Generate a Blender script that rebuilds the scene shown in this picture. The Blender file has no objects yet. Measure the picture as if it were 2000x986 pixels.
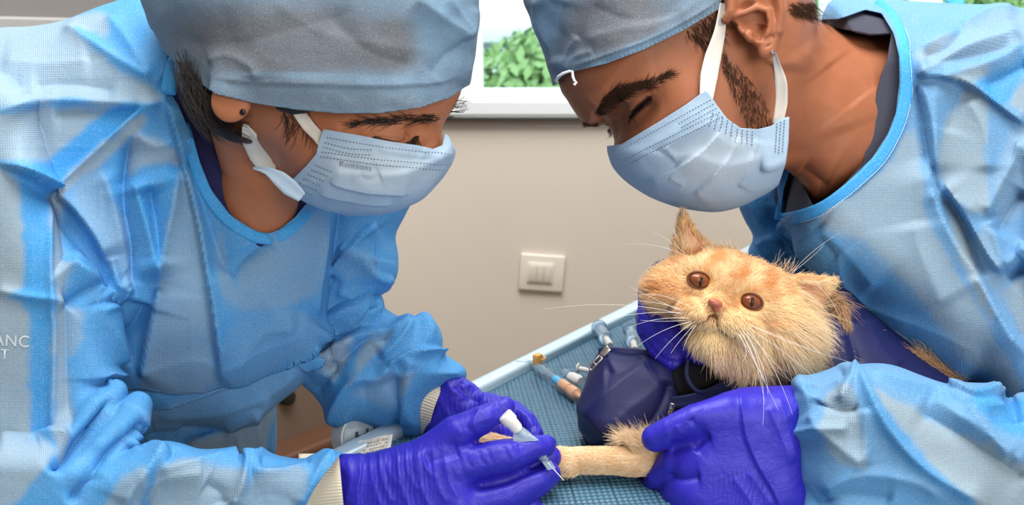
import bpy, bmesh, math, random
import numpy as np
from mathutils import Vector, Matrix
from mathutils.bvhtree import BVHTree

random.seed(7)
RNG = np.random.default_rng(7)
S = bpy.context.scene
COL = S.collection
R = math.radians

# ------------------------------------------------------------------ camera
F = 1500.0                      # focal length in pixels of a 2000 px wide frame
PITCH = R(15.0)
CAM = np.array([0.0, 0.0, 1.21])
cam_d = bpy.data.cameras.new('camera')
cam_d.sensor_width = 36.0
cam_d.lens = 36.0 * F / 2000.0
cam_d.clip_start = 0.02
cam_o = bpy.data.objects.new('camera', cam_d)
cam_o.location = CAM
cam_o.rotation_euler = (math.pi / 2 - PITCH, 0, 0)
cam_d.dof.use_dof = True
cam_d.dof.focus_distance = 0.56
cam_d.dof.aperture_fstop = 9.0
COL.objects.link(cam_o)
S.camera = cam_o

# ------------------------------------------------------------------ light and exposure
S.view_settings.view_transform = 'Standard'
S.view_settings.look = 'None'
S.view_settings.exposure = 0.6
S.view_settings.gamma = 1.0
world = bpy.data.worlds.new('sky')
S.world = world
world.use_nodes = True
bgn = world.node_tree.nodes['Background']
bgn.inputs['Color'].default_value = (0.80, 0.93, 1.0, 1)
bgn.inputs['Strength'].default_value = 1.5


def area(name, loc, target, size, size_y, power, color):
    l = bpy.data.lights.new(name, 'AREA')
    l.shape = 'RECTANGLE'
    l.size, l.size_y, l.energy, l.color = size, size_y, power, color
    o = bpy.data.objects.new(name, l)
    o.location = loc
    o.rotation_euler = (Vector(target) - Vector(loc)).to_track_quat('-Z', 'Y').to_euler()
    COL.objects.link(o)
    return o


area('ceiling_panel_light', (0.0, 0.55, 2.32), (0.05, 0.62, 0.9), 1.3, 0.9, 26, (1.0, 0.98, 0.95))
area('fill_light', (0.9, -1.1, 1.6), (0.1, 0.6, 1.0), 1.2, 1.0, 14, (1.0, 0.96, 0.9))  # unseen area lamp added behind the camera as fill

# ------------------------------------------------------------------ the space the scene is measured in
# A point is (px, py, z): the direction in which it stands seen from the tripod and z = F*ln(depth / 0.6 m);
# in this space a length of one unit is the same in all three directions.
CP, SP = math.cos(PITCH), math.sin(PITCH)


def W(P):
    P = np.asarray(P, float)
    d = 0.6 * np.exp(P[..., 2] / F)
    x = (P[..., 0] - 1000.0) / F * d
    yd = (P[..., 1] - 493.0) / F * d
    out = np.empty(P.shape)
    out[..., 0] = CAM[0] + x
    out[..., 1] = CAM[1] + d * CP - yd * SP
    out[..., 2] = CAM[2] - d * SP - yd * CP
    return out


TABLE_Z = CAM[2] - 0.31


def zplane(px, py, height=TABLE_Z):
    """z of the horizontal plane at a height, in direction (px, py)"""
    d = (CAM[2] - height) / (CP * (py - 493.0) / F + SP)
    return F * math.log(d / 0.6)


def on_plane(px, py, height=TABLE_Z):
    return W((px, py, zplane(px, py, height)))


def lin(r, g, b):
    f = lambda c: c / 12.92 if c <= 0.04045 else ((c + 0.055) / 1.055) ** 2.4
    return (f(r / 255), f(g / 255), f(b / 255), 1.0)


# ------------------------------------------------------------------ signed distance shapes
def catmull(pts, closed=True, n=6):
    P = np.asarray(pts, float)
    m = len(P)
    out = []
    rng = range(m) if closed else range(m - 1)
    for i in rng:
        if closed:
            p0, p1, p2, p3 = P[(i - 1) % m], P[i], P[(i + 1) % m], P[(i + 2) % m]
        else:
            p0, p1, p2, p3 = P[max(i - 1, 0)], P[i], P[i + 1], P[min(i + 2, m - 1)]
        for k in range(n):
            t = k / n
            out.append(0.5 * ((2 * p1) + (-p0 + p2) * t + (2 * p0 - 5 * p1 + 4 * p2 - p3) * t * t + (-p0 + 3 * p1 - 3 * p2 + p3) * t ** 3))
    if not closed:
        out.append(P[-1])
    return np.array(out)


class Poly2:
    """signed distance to an outline, sampled on a raster"""
    def __init__(self, pts, smooth=True, step=4.0, pad=60):
        P = catmull(pts, True, 4) if smooth else np.asarray(pts, float)
        self.lo = P.min(0) - pad
        hi = P.max(0) + pad
        n = np.ceil((hi - self.lo) / step).astype(int) + 2
        self.step, self.n = step, n
        gx = self.lo[0] + np.arange(n[0]) * step
        gy = self.lo[1] + np.arange(n[1]) * step
        X, Y = np.meshgrid(gx, gy, indexing='ij')
        d2 = np.full(X.shape, 1e18)
        ins = np.zeros(X.shape, bool)
        Q = np.roll(P, -1, 0)
        for a, b in zip(P, Q):
            ab = b - a
            L = ab @ ab
            if L < 1e-9:
                continue
            t = np.clip(((X - a[0]) * ab[0] + (Y - a[1]) * ab[1]) / L, 0, 1)
            d2 = np.minimum(d2, (X - a[0] - t * ab[0]) ** 2 + (Y - a[1] - t * ab[1]) ** 2)
            c = (a[1] <= Y) != (b[1] <= Y)
            if abs(ab[1]) > 1e-12:
                ins ^= c & (X < a[0] + (Y - a[1]) * ab[0] / ab[1])
        D = np.sqrt(d2)
        self.D = np.where(ins, -D, D)

    def __call__(self, x, y):
        fx = (x - self.lo[0]) / self.step
        fy = (y - self.lo[1]) / self.step
        cx = np.clip(fx, 0, self.n[0] - 1.001)
        cy = np.clip(fy, 0, self.n[1] - 1.001)
        i, j = cx.astype(int), cy.astype(int)
        a, b = cx - i, cy - j
        D = self.D
        v = (D[i, j] * (1 - a) + D[i + 1, j] * a) * (1 - b) + (D[i, j + 1] * (1 - a) + D[i + 1, j + 1] * a) * b
        return v + np.hypot(fx - cx, fy - cy) * self.step


def pillow(pts, z, T, Rr, gx=0.0, gy=0.0, smooth=True):
    """a rounded volume with this outline: half thickness T, edge radius Rr, middle plane z (tilted by gx, gy)"""
    P = Poly2(pts, smooth)
    c = np.mean(np.asarray(pts, float), 0)

    def f(p):
        e = P(p[:, 0], p[:, 1])
        w = np.abs(p[:, 2] - (z + gx * (p[:, 0] - c[0]) + gy * (p[:, 1] - c[1])))
        q = np.maximum(e + Rr, 0)
        return np.hypot(q, w * (Rr / T)) - Rr
    ext = np.asarray(pts, float)
    dz = T + abs(gx) * np.ptp(ext[:, 0]) + abs(gy) * np.ptp(ext[:, 1])
    f.bb = (np.array([*(ext.min(0) - 12), z - dz]), np.array([*(ext.max(0) + 12), z + dz]))
    f.lip = max(1.0, T / Rr)
    return f


def chain(pts):
    pts = [np.asarray(q, float) for q in pts]

    def f(p):
        d = None
        x, y, z = p[:, 0], p[:, 1], p[:, 2]
        for a, b in zip(pts[:-1], pts[1:]):
            ab = b - a
            L = max(ab[:3] @ ab[:3], 1e-9)
            qx, qy, qz = x - a[0], y - a[1], z - a[2]
            t = np.clip((qx * ab[0] + qy * ab[1] + qz * ab[2]) / L, 0, 1)
            qx -= t * ab[0]
            qy -= t * ab[1]
            qz -= t * ab[2]
            v = np.sqrt(qx * qx + qy * qy + qz * qz) - (a[3] + t * ab[3])
            d = v if d is None else np.minimum(d, v)
        return d
    A_ = np.array(pts)
    f.bb = ((A_[:, :3] - A_[:, 3:]).min(0), (A_[:, :3] + A_[:, 3:]).max(0))
    return f


def ell(x, y, z, rx, ry, rz, rot=0.0, yaw=0.0):
    c, s = math.cos(R(rot)), math.sin(R(rot))
    cy, sy = math.cos(R(yaw)), math.sin(R(yaw))
    M = np.array([[c, s, 0], [-s, c, 0], [0, 0, 1]])
    Y = np.array([[cy, 0, sy], [0, 1, 0], [-sy, 0, cy]])
    A = Y @ M
    r = np.array([rx, ry, rz], float)

    def f(p):
        q = (p - np.array([x, y, z])) @ A.T
        k0 = np.sqrt(((q / r) ** 2).sum(1))
        k1 = np.sqrt(((q / r ** 2) ** 2).sum(1)) + 1e-9
        return k0 * (k0 - 1.0) / k1
    m_ = max(rx, ry, rz)
    f.bb = (np.array([x, y, z]) - m_, np.array([x, y, z]) + m_)
    return f


def smin(a, b, k):
    if k <= 0:
        return np.minimum(a, b)
    h = np.clip(0.5 + 0.5 * (b - a) / k, 0, 1)
    return b * (1 - h) + a * h - k * h * (1 - h)


FAR = 130.0


def union(*items):
    """items: (fn, k) or (fn, k, 'sub'); shapes far from all the points asked for are skipped"""
    def f(p):
        d = None
        lo, hi = p.min(0), p.max(0)
        for it in items:
            bb = getattr(it[0], 'bb', None)
            if bb is not None:
                g = np.maximum(np.maximum(bb[0] - hi, lo - bb[1]), 0)
                if math.sqrt(g @ g) > FAR * getattr(it[0], 'lip', 1.0) + it[1]:
                    continue
            v = it[0](p)
            if d is None:
                d = v
            elif len(it) > 2:
                d = -smin(-d, v, it[1])
            else:
                d = smin(d, v, it[1])
        return np.full(len(p), FAR) if d is None else d
    bbs = [getattr(it[0], 'bb', None) for it in items if len(it) == 2]
    if all(b is not None for b in bbs):
        f.bb = (np.min([b[0] for b in bbs], 0), np.max([b[1] for b in bbs], 0))
        f.lip = max([getattr(it[0], 'lip', 1.0) for it in items])
    return f


def mesh_sdf(fn, lo, hi, h, c=6):
    """surface nets on the blocks that the surface passes through"""
    lo = np.asarray(lo, float)
    nb = np.ceil((np.asarray(hi, float) - lo) / (h * c)).astype(int)
    bi = np.stack(np.meshgrid(*[np.arange(n) for n in nb], indexing='ij'), -1).reshape(-1, 3)
    sup = bi // 5
    bi = bi[np.lexsort((sup[:, 2], sup[:, 1], sup[:, 0]))]
    cen = lo + (bi + 0.5) * c * h
    keep = []
    for s in range(0, len(cen), 1000):
        keep.append(np.abs(fn(cen[s:s + 1000])) < c * h * 0.87 * 1.45)
    bi = bi[np.concatenate(keep)]
    m = c + 1
    off = np.stack(np.meshgrid(*[np.arange(m)] * 3, indexing='ij'), -1).reshape(-1, 3)
    dim = nb * c + 1
    vals = np.empty((len(bi), m, m, m), np.float32)
    st = 90
    for s in range(0, len(bi), st):
        g = (bi[s:s + st, None, :] * c + off[None]).reshape(-1, 3)
        vals[s:s + st] = fn(lo + g * h).reshape(-1, m, m, m)
    neg = vals < 0
    # cells
    cs = np.zeros((len(bi), c, c, c), np.int8)
    for dx in (0, 1):
        for dy in (0, 1):
            for dz in (0, 1):
                cs += neg[:, dx:dx + c, dy:dy + c, dz:dz + c]
    act = np.argwhere((cs > 0) & (cs < 8))
    b, l = act[:, 0], act[:, 1:]
    gc = bi[b] * c + l
    key = (gc[:, 0] * dim[1] + gc[:, 1]) * dim[2] + gc[:, 2]
    acc = np.zeros((len(act), 3))
    cnt = np.zeros(len(act))
    corner = {}
    for dx in (0, 1):
        for dy in (0, 1):
            for dz in (0, 1):
                corner[dx, dy, dz] = vals[b, l[:, 0] + dx, l[:, 1] + dy, l[:, 2] + dz].astype(float)
    for ax in range(3):
        o1, o2 = [k for k in range(3) if k != ax]
        for u in (0, 1):
            for v in (0, 1):
                k0 = [0, 0, 0]
                k0[o1], k0[o2] = u, v
                k1 = list(k0)
                k1[ax] = 1
                a0, a1 = corner[tuple(k0)], corner[tuple(k1)]
                x = (a0 < 0) != (a1 < 0)
                t = np.where(x, a0 / np.where(x, a0 - a1, 1), 0)
                pt = np.zeros((len(act), 3))
                pt[:, o1], pt[:, o2], pt[:, ax] = u, v, t
                acc += np.where(x[:, None], pt, 0)
                cnt += x
    V = lo + (gc + acc / cnt[:, None]) * h
    order = np.argsort(key)
    sk = key[order]

    def find(g):
        k = (g[:, 0] * dim[1] + g[:, 1]) * dim[2] + g[:, 2]
        i = np.clip(np.searchsorted(sk, k), 0, len(sk) - 1)
        return np.where(sk[i] == k, order[i], -1)
    quads = []
    for ax in range(3):
        o1, o2 = [(1, 2), (2, 0), (0, 1)][ax]
        a0 = corner[0, 0, 0]
        k1 = [0, 0, 0]
        k1[ax] = 1
        a1 = corner[tuple(k1)]
        x = (a0 < 0) != (a1 < 0)
        g = gc[x]
        flip = (a0 < 0)[x]
        e1 = np.zeros(3, int)
        e1[o1] = 1
        e2 = np.zeros(3, int)
        e2[o2] = 1
        q = np.stack([find(g), find(g - e1), find(g - e1 - e2), find(g - e2)], 1)
        q = np.where(flip[:, None], q, q[:, ::-1])
        quads.append(q[(q >= 0).all(1)])
    Q = np.concatenate(quads)
    return V, Q


def normals(V, Fc):
    N = np.zeros(V.shape)
    n = np.cross(V[Fc[:, 2]] - V[Fc[:, 0]], V[Fc[:, -1]] - V[Fc[:, 1]])
    for k in range(Fc.shape[1]):
        for a in range(3):
            N[:, a] += np.bincount(Fc[:, k], n[:, a], len(V))
    return N / (np.linalg.norm(N, axis=1)[:, None] + 1e-12)


def relax(V, Fc, it=1, lam=0.5):
    E = np.concatenate([Fc[:, [k, (k + 1) % Fc.shape[1]]] for k in range(Fc.shape[1])])
    E = np.concatenate([E, E[:, ::-1]])
    deg = np.bincount(E[:, 0], minlength=len(V)).astype(float)
    V = V.copy()
    for _ in range(it):
        A = np.stack([np.bincount(E[:, 0], V[E[:, 1], a], len(V)) for a in range(3)], 1)
        V += lam * (A / np.maximum(deg, 1)[:, None] - V) * (deg > 0)[:, None]
    return V


def tris(Q):
    if Q.shape[1] == 3:
        return Q
    return np.concatenate([Q[:, [0, 1, 2]], Q[:, [0, 2, 3]]])


def clip(V, T, g):
    """keep the part of a triangle mesh where g < 0, cutting along g = 0"""
    T = tris(T)
    inside = g < 0
    k = inside[T].sum(1)
    out = [T[k == 3]]
    newV = [V]
    n = len(V)
    for case in (1, 2):
        t = T[k == case]
        if not len(t):
            continue
        odd = inside[t] if case == 1 else ~inside[t]
        r = odd.argmax(1)
        i = np.arange(len(t))
        a, b, c = t[i, r], t[i, (r + 1) % 3], t[i, (r + 2) % 3]
        fab = (g[a] / (g[a] - g[b]))[:, None]
        fac = (g[a] / (g[a] - g[c]))[:, None]
        pab = V[a] + fab * (V[b] - V[a])
        pac = V[a] + fac * (V[c] - V[a])
        newV += [pab, pac]
        iab = n + i
        iac = n + len(t) + i
        n += 2 * len(t)
        if case == 1:
            out.append(np.stack([a, iab, iac], 1))
        else:
            out += [np.stack([iab, b, c], 1), np.stack([iab, c, iac], 1)]
    V2 = np.concatenate(newV)
    T2 = np.concatenate(out)
    # weld the cut and drop what is unused
    key = np.round(V2 * 50).astype(np.int64)
    _, first, inv = np.unique(key, axis=0, return_index=True, return_inverse=True)
    inv = inv.reshape(-1)
    V3 = V2[first]
    T3 = inv[T2]
    T3 = T3[(T3[:, 0] != T3[:, 1]) & (T3[:, 1] != T3[:, 2]) & (T3[:, 0] != T3[:, 2])]
    used = np.unique(T3)
    m = np.full(len(V3), -1)
    m[used] = np.arange(len(used))
    return V3[used], m[T3]


# ------------------------------------------------------------------ sculpting: folds, dabs, noise
def densify(pts, step=4.0, closed=False):
    P = catmull(pts, closed, 8)
    L = np.concatenate([[0], np.cumsum(np.linalg.norm(np.diff(P, axis=0), axis=1))])
    n = max(2, int(L[-1] / step))
    s = np.linspace(0, L[-1], n)
    return np.stack([np.interp(s, L, P[:, a]) for a in range(P.shape[1])], 1)


class Surf:
    """first surface met in a direction"""
    def __init__(self, V, Q):
        self.b = BVHTree.FromPolygons(V.tolist(), Q.tolist())

    def z(self, x, y, default=None):
        h = self.b.ray_cast(Vector((float(x), float(y), -3000.0)), Vector((0, 0, 1)))
        return default if h[0] is None else h[0].z

    def hit(self, x, y):
        h = self.b.ray_cast(Vector((float(x), float(y), -3000.0)), Vector((0, 0, 1)))
        return (None, None) if h[0] is None else (np.array(h[0]), np.array(h[1]))

    def drape(self, pts, lift=0.0):
        out = []
        last = None
        for q in pts:
            h, n = self.hit(q[0], q[1])
            if h is None:
                out.append([q[0], q[1], np.nan])
            else:
                if n[2] > 0:
                    n = -n
                out.append(h + n * lift)
        out = np.array(out)
        z = out[:, 2]
        ok = ~np.isnan(z)
        if ok.any():
            out[:, 2] = np.interp(np.arange(len(z)), np.flatnonzero(ok), z[ok])
        return out


def fold(V, Q, folds, surf=None, N=None, gain=1.0, narrow=1.0):
    """raise or sink the cloth along lines. fold = (kind, points, amount, width): r ridge, v valley,
    L / R a lap whose left / right side lies on top"""
    surf = surf or Surf(V, Q)
    N = normals(V, Q) if N is None else N
    D = np.zeros(len(V))
    for fd in folds:
        kind, pts, A, w = fd[:4]
        A, w = A * gain, w * narrow
        P = surf.drape(densify(pts, 5.0))
        reach = w * 3.2
        box = ((V[:, 0] > P[:, 0].min() - reach) & (V[:, 0] < P[:, 0].max() + reach) &
               (V[:, 1] > P[:, 1].min() - reach) & (V[:, 1] < P[:, 1].max() + reach) & (N[:, 2] < 0.25))
        idx = np.flatnonzero(box)
        if not len(idx):
            continue
        X = V[idx]
        best = np.full(len(idx), 1e18)
        sd = np.zeros(len(idx))
        tt = np.zeros(len(idx))
        dz = np.zeros(len(idx))
        n = len(P) - 1
        for i in range(n):
            a, b = P[i], P[i + 1]
            ab = b[:2] - a[:2]
            L = max(ab @ ab, 1e-9)
            t = np.clip(((X[:, 0] - a[0]) * ab[0] + (X[:, 1] - a[1]) * ab[1]) / L, 0, 1)
            qx = X[:, 0] - a[0] - t * ab[0]
            qy = X[:, 1] - a[1] - t * ab[1]
            d2 = qx * qx + qy * qy
            u = d2 < best
            best = np.where(u, d2, best)
            sd = np.where(u, ab[0] * (X[:, 1] - a[1]) - ab[1] * (X[:, 0] - a[0]), sd)
            tt = np.where(u, (i + t) / n, tt)
            dz = np.where(u, X[:, 2] - (a[2] + t * (b[2] - a[2])), dz)
        s = np.sqrt(best)
        ends = np.clip(np.minimum(tt, 1 - tt) / 0.12, 0, 1)
        ends = ends * ends * (3 - 2 * ends)
        if len(fd) > 4 and fd[4] == 'full':
            ends = 1.0
        zf = np.exp(-np.maximum(np.abs(dz) - w * 1.2 - 25, 0) / 25.0)
        e = 2.5
        if kind in 'rv':
            prof = np.exp(-(np.sqrt(s * s + e * e) - e) / w)
            if kind == 'v':
                prof = -prof
        else:
            side = np.sign(sd) * (1 if kind == 'R' else -1)
            prof = np.where(side > 0, np.exp(-s / w), np.exp(-s / 3.5))
            prof = prof - 0.35 * np.where(side < 0, np.exp(-s / (w * 0.5)) * (1 - np.exp(-s / 4.0)), 0)
        D[idx] += A * prof * ends * zf
    return V + N * D[:, None]


def dabs(V, N, items):
    """soft local bumps: (x, y, z, rx, ry, rot, amount) along the normal; z None: any depth on the near side"""
    D = np.zeros(len(V))
    for it in items:
        x, y, z, rx, ry, rot, A = it
        c, s = math.cos(R(rot)), math.sin(R(rot))
        dx, dy = V[:, 0] - x, V[:, 1] - y
        u, v = (dx * c + dy * s) / rx, (-dx * s + dy * c) / ry
        k = np.exp(-(u * u + v * v))
        k = k * np.clip(-N[:, 2] * 3 + 0.4, 0, 1)
        if z is not None:
            k = k * np.exp(-((V[:, 2] - z) / 90.0) ** 2)
        D += A * k
    return V + N * D[:, None]


def vnoise(P, scale, seed=0):
    """smooth value noise on points"""
    rg = np.random.default_rng(seed)
    tab = rg.random((32, 32, 32)) * 2 - 1
    q = P / scale
    i = np.floor(q).astype(int)
    f = q - i
    f = f * f * (3 - 2 * f)
    out = np.zeros(len(P))
    for dx in (0, 1):
        for dy in (0, 1):
            for dz in (0, 1):
                w = (f[:, 0] if dx else 1 - f[:, 0]) * (f[:, 1] if dy else 1 - f[:, 1]) * (f[:, 2] if dz else 1 - f[:, 2])
                out += w * tab[(i[:, 0] + dx) % 32, (i[:, 1] + dy) % 32, (i[:, 2] + dz) % 32]
    return out


def paint(V, zones, base=0.0):
    """soft patches of a 0..1 value: (x, y, rx, ry, rot, value, zmin, zmax)"""
    t = np.full(len(V), float(base))
    for zn in zones:
        x, y, rx, ry, rot, val = zn[:6]
        c, s = math.cos(R(rot)), math.sin(R(rot))
        dx, dy = V[:, 0] - x, V[:, 1] - y
        u, v = (dx * c + dy * s) / rx, (-dx * s + dy * c) / ry
        k = np.clip(1.6 - 1.6 * np.sqrt(u * u + v * v) , 0, 1)
        k = k * k * (3 - 2 * k)
        if len(zn) > 6:
            k = k * ((V[:, 2] > zn[6]) & (V[:, 2] < zn[7]))
        t = t * (1 - k) + val * k
    return t


def paint_poly(V, zones, base=0.0, soft=9.0):
    """patches of a 0..1 value inside outlines: (points, value[, zmin, zmax])"""
    t = np.full(len(V), float(base))
    wob = vnoise(V, 22, 77) * 5
    for zn in zones:
        d = Poly2(zn[0], True, 4.0)(V[:, 0], V[:, 1]) + wob
        k = np.clip(0.5 - d / (2 * soft), 0, 1)
        k = k * k * (3 - 2 * k)
        if len(zn) > 2:
            k = k * ((V[:, 2] > zn[2]) & (V[:, 2] < zn[3]))
        t = t * (1 - k) + zn[1] * k
    return t


# ------------------------------------------------------------------ objects
def empty(name, loc, label, cat, group=None):
    o = bpy.data.objects.new(name, None)
    o.empty_display_size = 0.05
    o.location = loc
    COL.objects.link(o)
    o['label'], o['category'] = label, cat
    if group:
        o['group'] = group
    return o


def root_loc(p):
    v = np.zeros(3)
    while p is not None:
        v += np.array(p.location)
        p = p.parent
    return v


def link(name, data, mat, parent=None, kind=None, label=None, cat=None, group=None, loc=None):
    o = bpy.data.objects.new(name, data)
    COL.objects.link(o)
    if mat is not None:
        for m_ in (mat if isinstance(mat, (list, tuple)) else [mat]):
            data.materials.append(m_)
    if parent is not None:
        o.parent = parent
    if loc is not None:
        o.location = loc
    for k, v in (('kind', kind), ('label', label), ('category', cat), ('group', group)):
        if v:
            o[k] = v
    return o


def mesh_data(name, Vw, Fc, attrs=None, smooth=True):
    me = bpy.data.meshes.new(name)
    Fc = np.asarray(Fc)
    me.vertices.add(len(Vw))
    me.vertices.foreach_set('co', np.asarray(Vw, np.float32).ravel())
    nf, k = Fc.shape
    me.loops.add(nf * k)
    me.polygons.add(nf)
    me.loops.foreach_set('vertex_index', Fc.astype(np.int32).ravel())
    me.polygons.foreach_set('loop_start', np.arange(0, nf * k, k, dtype=np.int32))
    me.polygons.foreach_set('use_smooth', np.full(nf, smooth))
    for nm, a in (attrs or {}).items():
        a = np.asarray(a, np.float32)
        if a.ndim == 1:
            at = me.attributes.new(nm, 'FLOAT', 'POINT')
            at.data.foreach_set('value', a)
        elif a.shape[1] == 3:
            at = me.attributes.new(nm, 'FLOAT_VECTOR', 'POINT')
            at.data.foreach_set('vector', a.ravel())
    me.update(calc_edges=True)
    me.validate()
    return me


def part(name, V, Fc, mat, parent=None, attrs=None, smooth=True, solid=None, **kw):
    """a mesh given in (px, py, z); placed in the world"""
    Vw = W(V) - root_loc(parent)
    loc = None
    if parent is None:
        loc = Vw.mean(0)
        loc[2] = Vw[:, 2].min()
        Vw = Vw - loc
    o = link(name, mesh_data(name, Vw, Fc, attrs, smooth), mat, parent, loc=loc, **kw)
    if solid:
        md = o.modifiers.new('thickness', 'SOLIDIFY')
        md.thickness = solid
        md.offset = 0.0
    return o


class MB:
    """collects plain solids in world metres"""
    def __init__(self):
        self.bm = bmesh.new()

    def box(self, c, size, rot=None, bevel=0.0, seg=2):
        M = Matrix.Translation(Vector(c)) @ (rot.to_4x4() if rot is not None else Matrix.Identity(4)) @ Matrix.Diagonal((*size, 1))
        g = bmesh.ops.create_cube(self.bm, size=1.0, matrix=M)
        if bevel > 0:
            es = list({e for v in g['verts'] for e in v.link_edges})
            bmesh.ops.bevel(self.bm, geom=es, offset=bevel, segments=seg, profile=0.5, affect='EDGES')
        return self

    def lathe(self, prof, a, b, n=20):
        """profile [(t, r)] along the line a..b, t in metres from a"""
        a, b = Vector(a), Vector(b)
        ax = (b - a).normalized()
        u = ax.orthogonal().normalized()
        v = ax.cross(u)
        rings = []
        for t, r in prof:
            rings.append([self.bm.verts.new(a + ax * t + (u * math.cos(2 * math.pi * k / n) + v * math.sin(2 * math.pi * k / n)) * max(r, 1e-5)) for k in range(n)])
        for r0, r1 in zip(rings[:-1], rings[1:]):
            for k in range(n):
                self.bm.faces.new((r0[k], r0[(k + 1) % n], r1[(k + 1) % n], r1[k]))
        self.bm.faces.new(rings[0][::-1])
        self.bm.faces.new(rings[-1])
        return self

    def tube(self, pts, r, n=8):
        pts = [Vector(p) for p in pts]
        rings = []
        u = None
        for i, p in enumerate(pts):
            t = (pts[min(i + 1, len(pts) - 1)] - pts[max(i - 1, 0)]).normalized()
            u = t.orthogonal().normalized() if u is None else (u - t * u.dot(t)).normalized()
            v = t.cross(u)
            rr = r[i] if isinstance(r, (list, tuple, np.ndarray)) else r
            rings.append([self.bm.verts.new(p + (u * math.cos(2 * math.pi * k / n) + v * math.sin(2 * math.pi * k / n)) * rr) for k in range(n)])
        for r0, r1 in zip(rings[:-1], rings[1:]):
            for k in range(n):
                self.bm.faces.new((r0[k], r0[(k + 1) % n], r1[(k + 1) % n], r1[k]))
        self.bm.faces.new(rings[0][::-1])
        self.bm.faces.new(rings[-1])
        return self

    def grid(self, P):
        """P[i][j] points of a sheet"""
        vs = [[self.bm.verts.new(Vector(q)) for q in row] for row in P]
        for i in range(len(vs) - 1):
            for j in range(len(vs[0]) - 1):
                self.bm.faces.new((vs[i][j], vs[i + 1][j], vs[i + 1][j + 1], vs[i][j + 1]))
        return self

    def obj(self, name, mat, parent=None, smooth=False, solid=None, loc=None, **kw):
        bmesh.ops.recalc_face_normals(self.bm, faces=self.bm.faces[:])
        off = root_loc(parent)
        if parent is None:
            co = np.array([v.co for v in self.bm.verts])
            if loc is None:
                loc = co.mean(0)
                loc[2] = co[:, 2].min()
            off = np.array(loc)
        bmesh.ops.translate(self.bm, verts=self.bm.verts[:], vec=-Vector(off))
        me = bpy.data.meshes.new(name)
        self.bm.to_mesh(me)
        self.bm.free()
        for p in me.polygons:
            p.use_smooth = smooth
        o = link(name, me, mat, parent, loc=None if parent is not None else off, **kw)
        if smooth:
            try:
                me.set_sharp_from_angle(angle=R(38))
            except Exception:
                pass
        if solid:
            md = o.modifiers.new('thickness', 'SOLIDIFY')
            md.thickness = solid
        return o


def ribbon(path, width, thick, up=None, n_w=4, bow=0.0):
    """a flat band along a (px,py,z) path; width may vary; faces the nearer side. Returns V, Q"""
    P = np.asarray(path, float)
    n = len(P)
    wd = np.interp(np.linspace(0, 1, n), np.linspace(0, 1, len(np.atleast_1d(width))), np.atleast_1d(width)) if np.ndim(width) else np.full(n, width)
    T = np.gradient(P, axis=0)
    T /= np.linalg.norm(T, axis=1)[:, None] + 1e-9
    U = np.tile(np.array([0, 0, -1.0]) if up is None else np.asarray(up, float), (n, 1)) if up is None or np.ndim(up) == 1 else np.asarray(up, float)
    B = np.cross(T, U)
    B /= np.linalg.norm(B, axis=1)[:, None] + 1e-9
    Nn = np.cross(B, T)
    V = []
    prof = [(-1, 0)] + [(-1 + 2 * k / n_w, 1) for k in range(n_w + 1)] + [(1, 0)] + [(1 - 2 * k / n_w, -1) for k in range(n_w + 1)]
    prof = [(-1 + 2 * k / n_w, 1) for k in range(n_w + 1)] + [(1 - 2 * k / n_w, -1) for k in range(n_w + 1)]
    m = len(prof)
    for i in range(n):
        for (a, s) in prof:
            V.append(P[i] + B[i] * a * wd[i] / 2 + Nn[i] * (s * thick / 2 + bow * (1 - a * a)))
    Q = []
    for i in range(n - 1):
        for k in range(m):
            Q.append((i * m + k, i * m + (k + 1) % m, (i + 1) * m + (k + 1) % m, (i + 1) * m + k))
    return np.array(V), np.array(Q)


def hair(name, roots, pts, rad, mat, parent, tint=None, **kw):
    """pts: (n, k, 3) strand points in (px,py,z); rad (n,k) in metres"""
    n, k, _ = pts.shape
    cu = bpy.data.hair_curves.new(name)
    cu.add_curves([k] * n)
    Pw = W(pts.reshape(-1, 3)) - root_loc(parent)
    cu.attributes['position'].data.foreach_set('vector', Pw.astype(np.float32).ravel())
    ra = cu.attributes.get('radius') or cu.attributes.new('radius', 'FLOAT', 'POINT')
    ra.data.foreach_set('value', np.broadcast_to(rad, (n, k)).astype(np.float32).ravel())
    if tint is not None:
        t = cu.attributes.new('tint', 'FLOAT', 'CURVE')
        t.data.foreach_set('value', np.asarray(tint, np.float32))
    return link(name, cu, mat, parent, **kw)


def dashes(surf, line, gap, length, width, lift=2.8):
    """small marks along a line on a surface. Returns V, Q"""
    P = densify(line, 2.0)
    L = np.concatenate([[0], np.cumsum(np.linalg.norm(np.diff(P, axis=0), axis=1))])
    V, Q = [], []
    s = 0.0
    while s < L[-1]:
        x, y = np.interp(s, L, P[:, 0]), np.interp(s, L, P[:, 1])
        x2, y2 = np.interp(s + 1, L, P[:, 0]), np.interp(s + 1, L, P[:, 1])
        h, nn = surf.hit(x, y)
        if h is not None:
            if nn[2] > 0:
                nn = -nn
            t = np.array([x2 - x, y2 - y, 0.0])
            t = t - nn * (t @ nn)
            t /= np.linalg.norm(t) + 1e-9
            b = np.cross(nn, t)
            c = h + nn * lift
            i = len(V)
            for (u, v) in ((-1, -1), (1, -1), (1, 1), (-1, 1)):
                V.append(c + t * u * length / 2 + b * v * width / 2)
            Q.append((i, i + 1, i + 2, i + 3))
        s += gap
    return V, Q


def join(lists):
    V, Q = [], []
    for v, q in lists:
        o = len(V)
        V += list(v)
        Q += [tuple(int(k) + o for k in t) for t in q]
    return np.array(V), np.array(Q)


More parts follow.
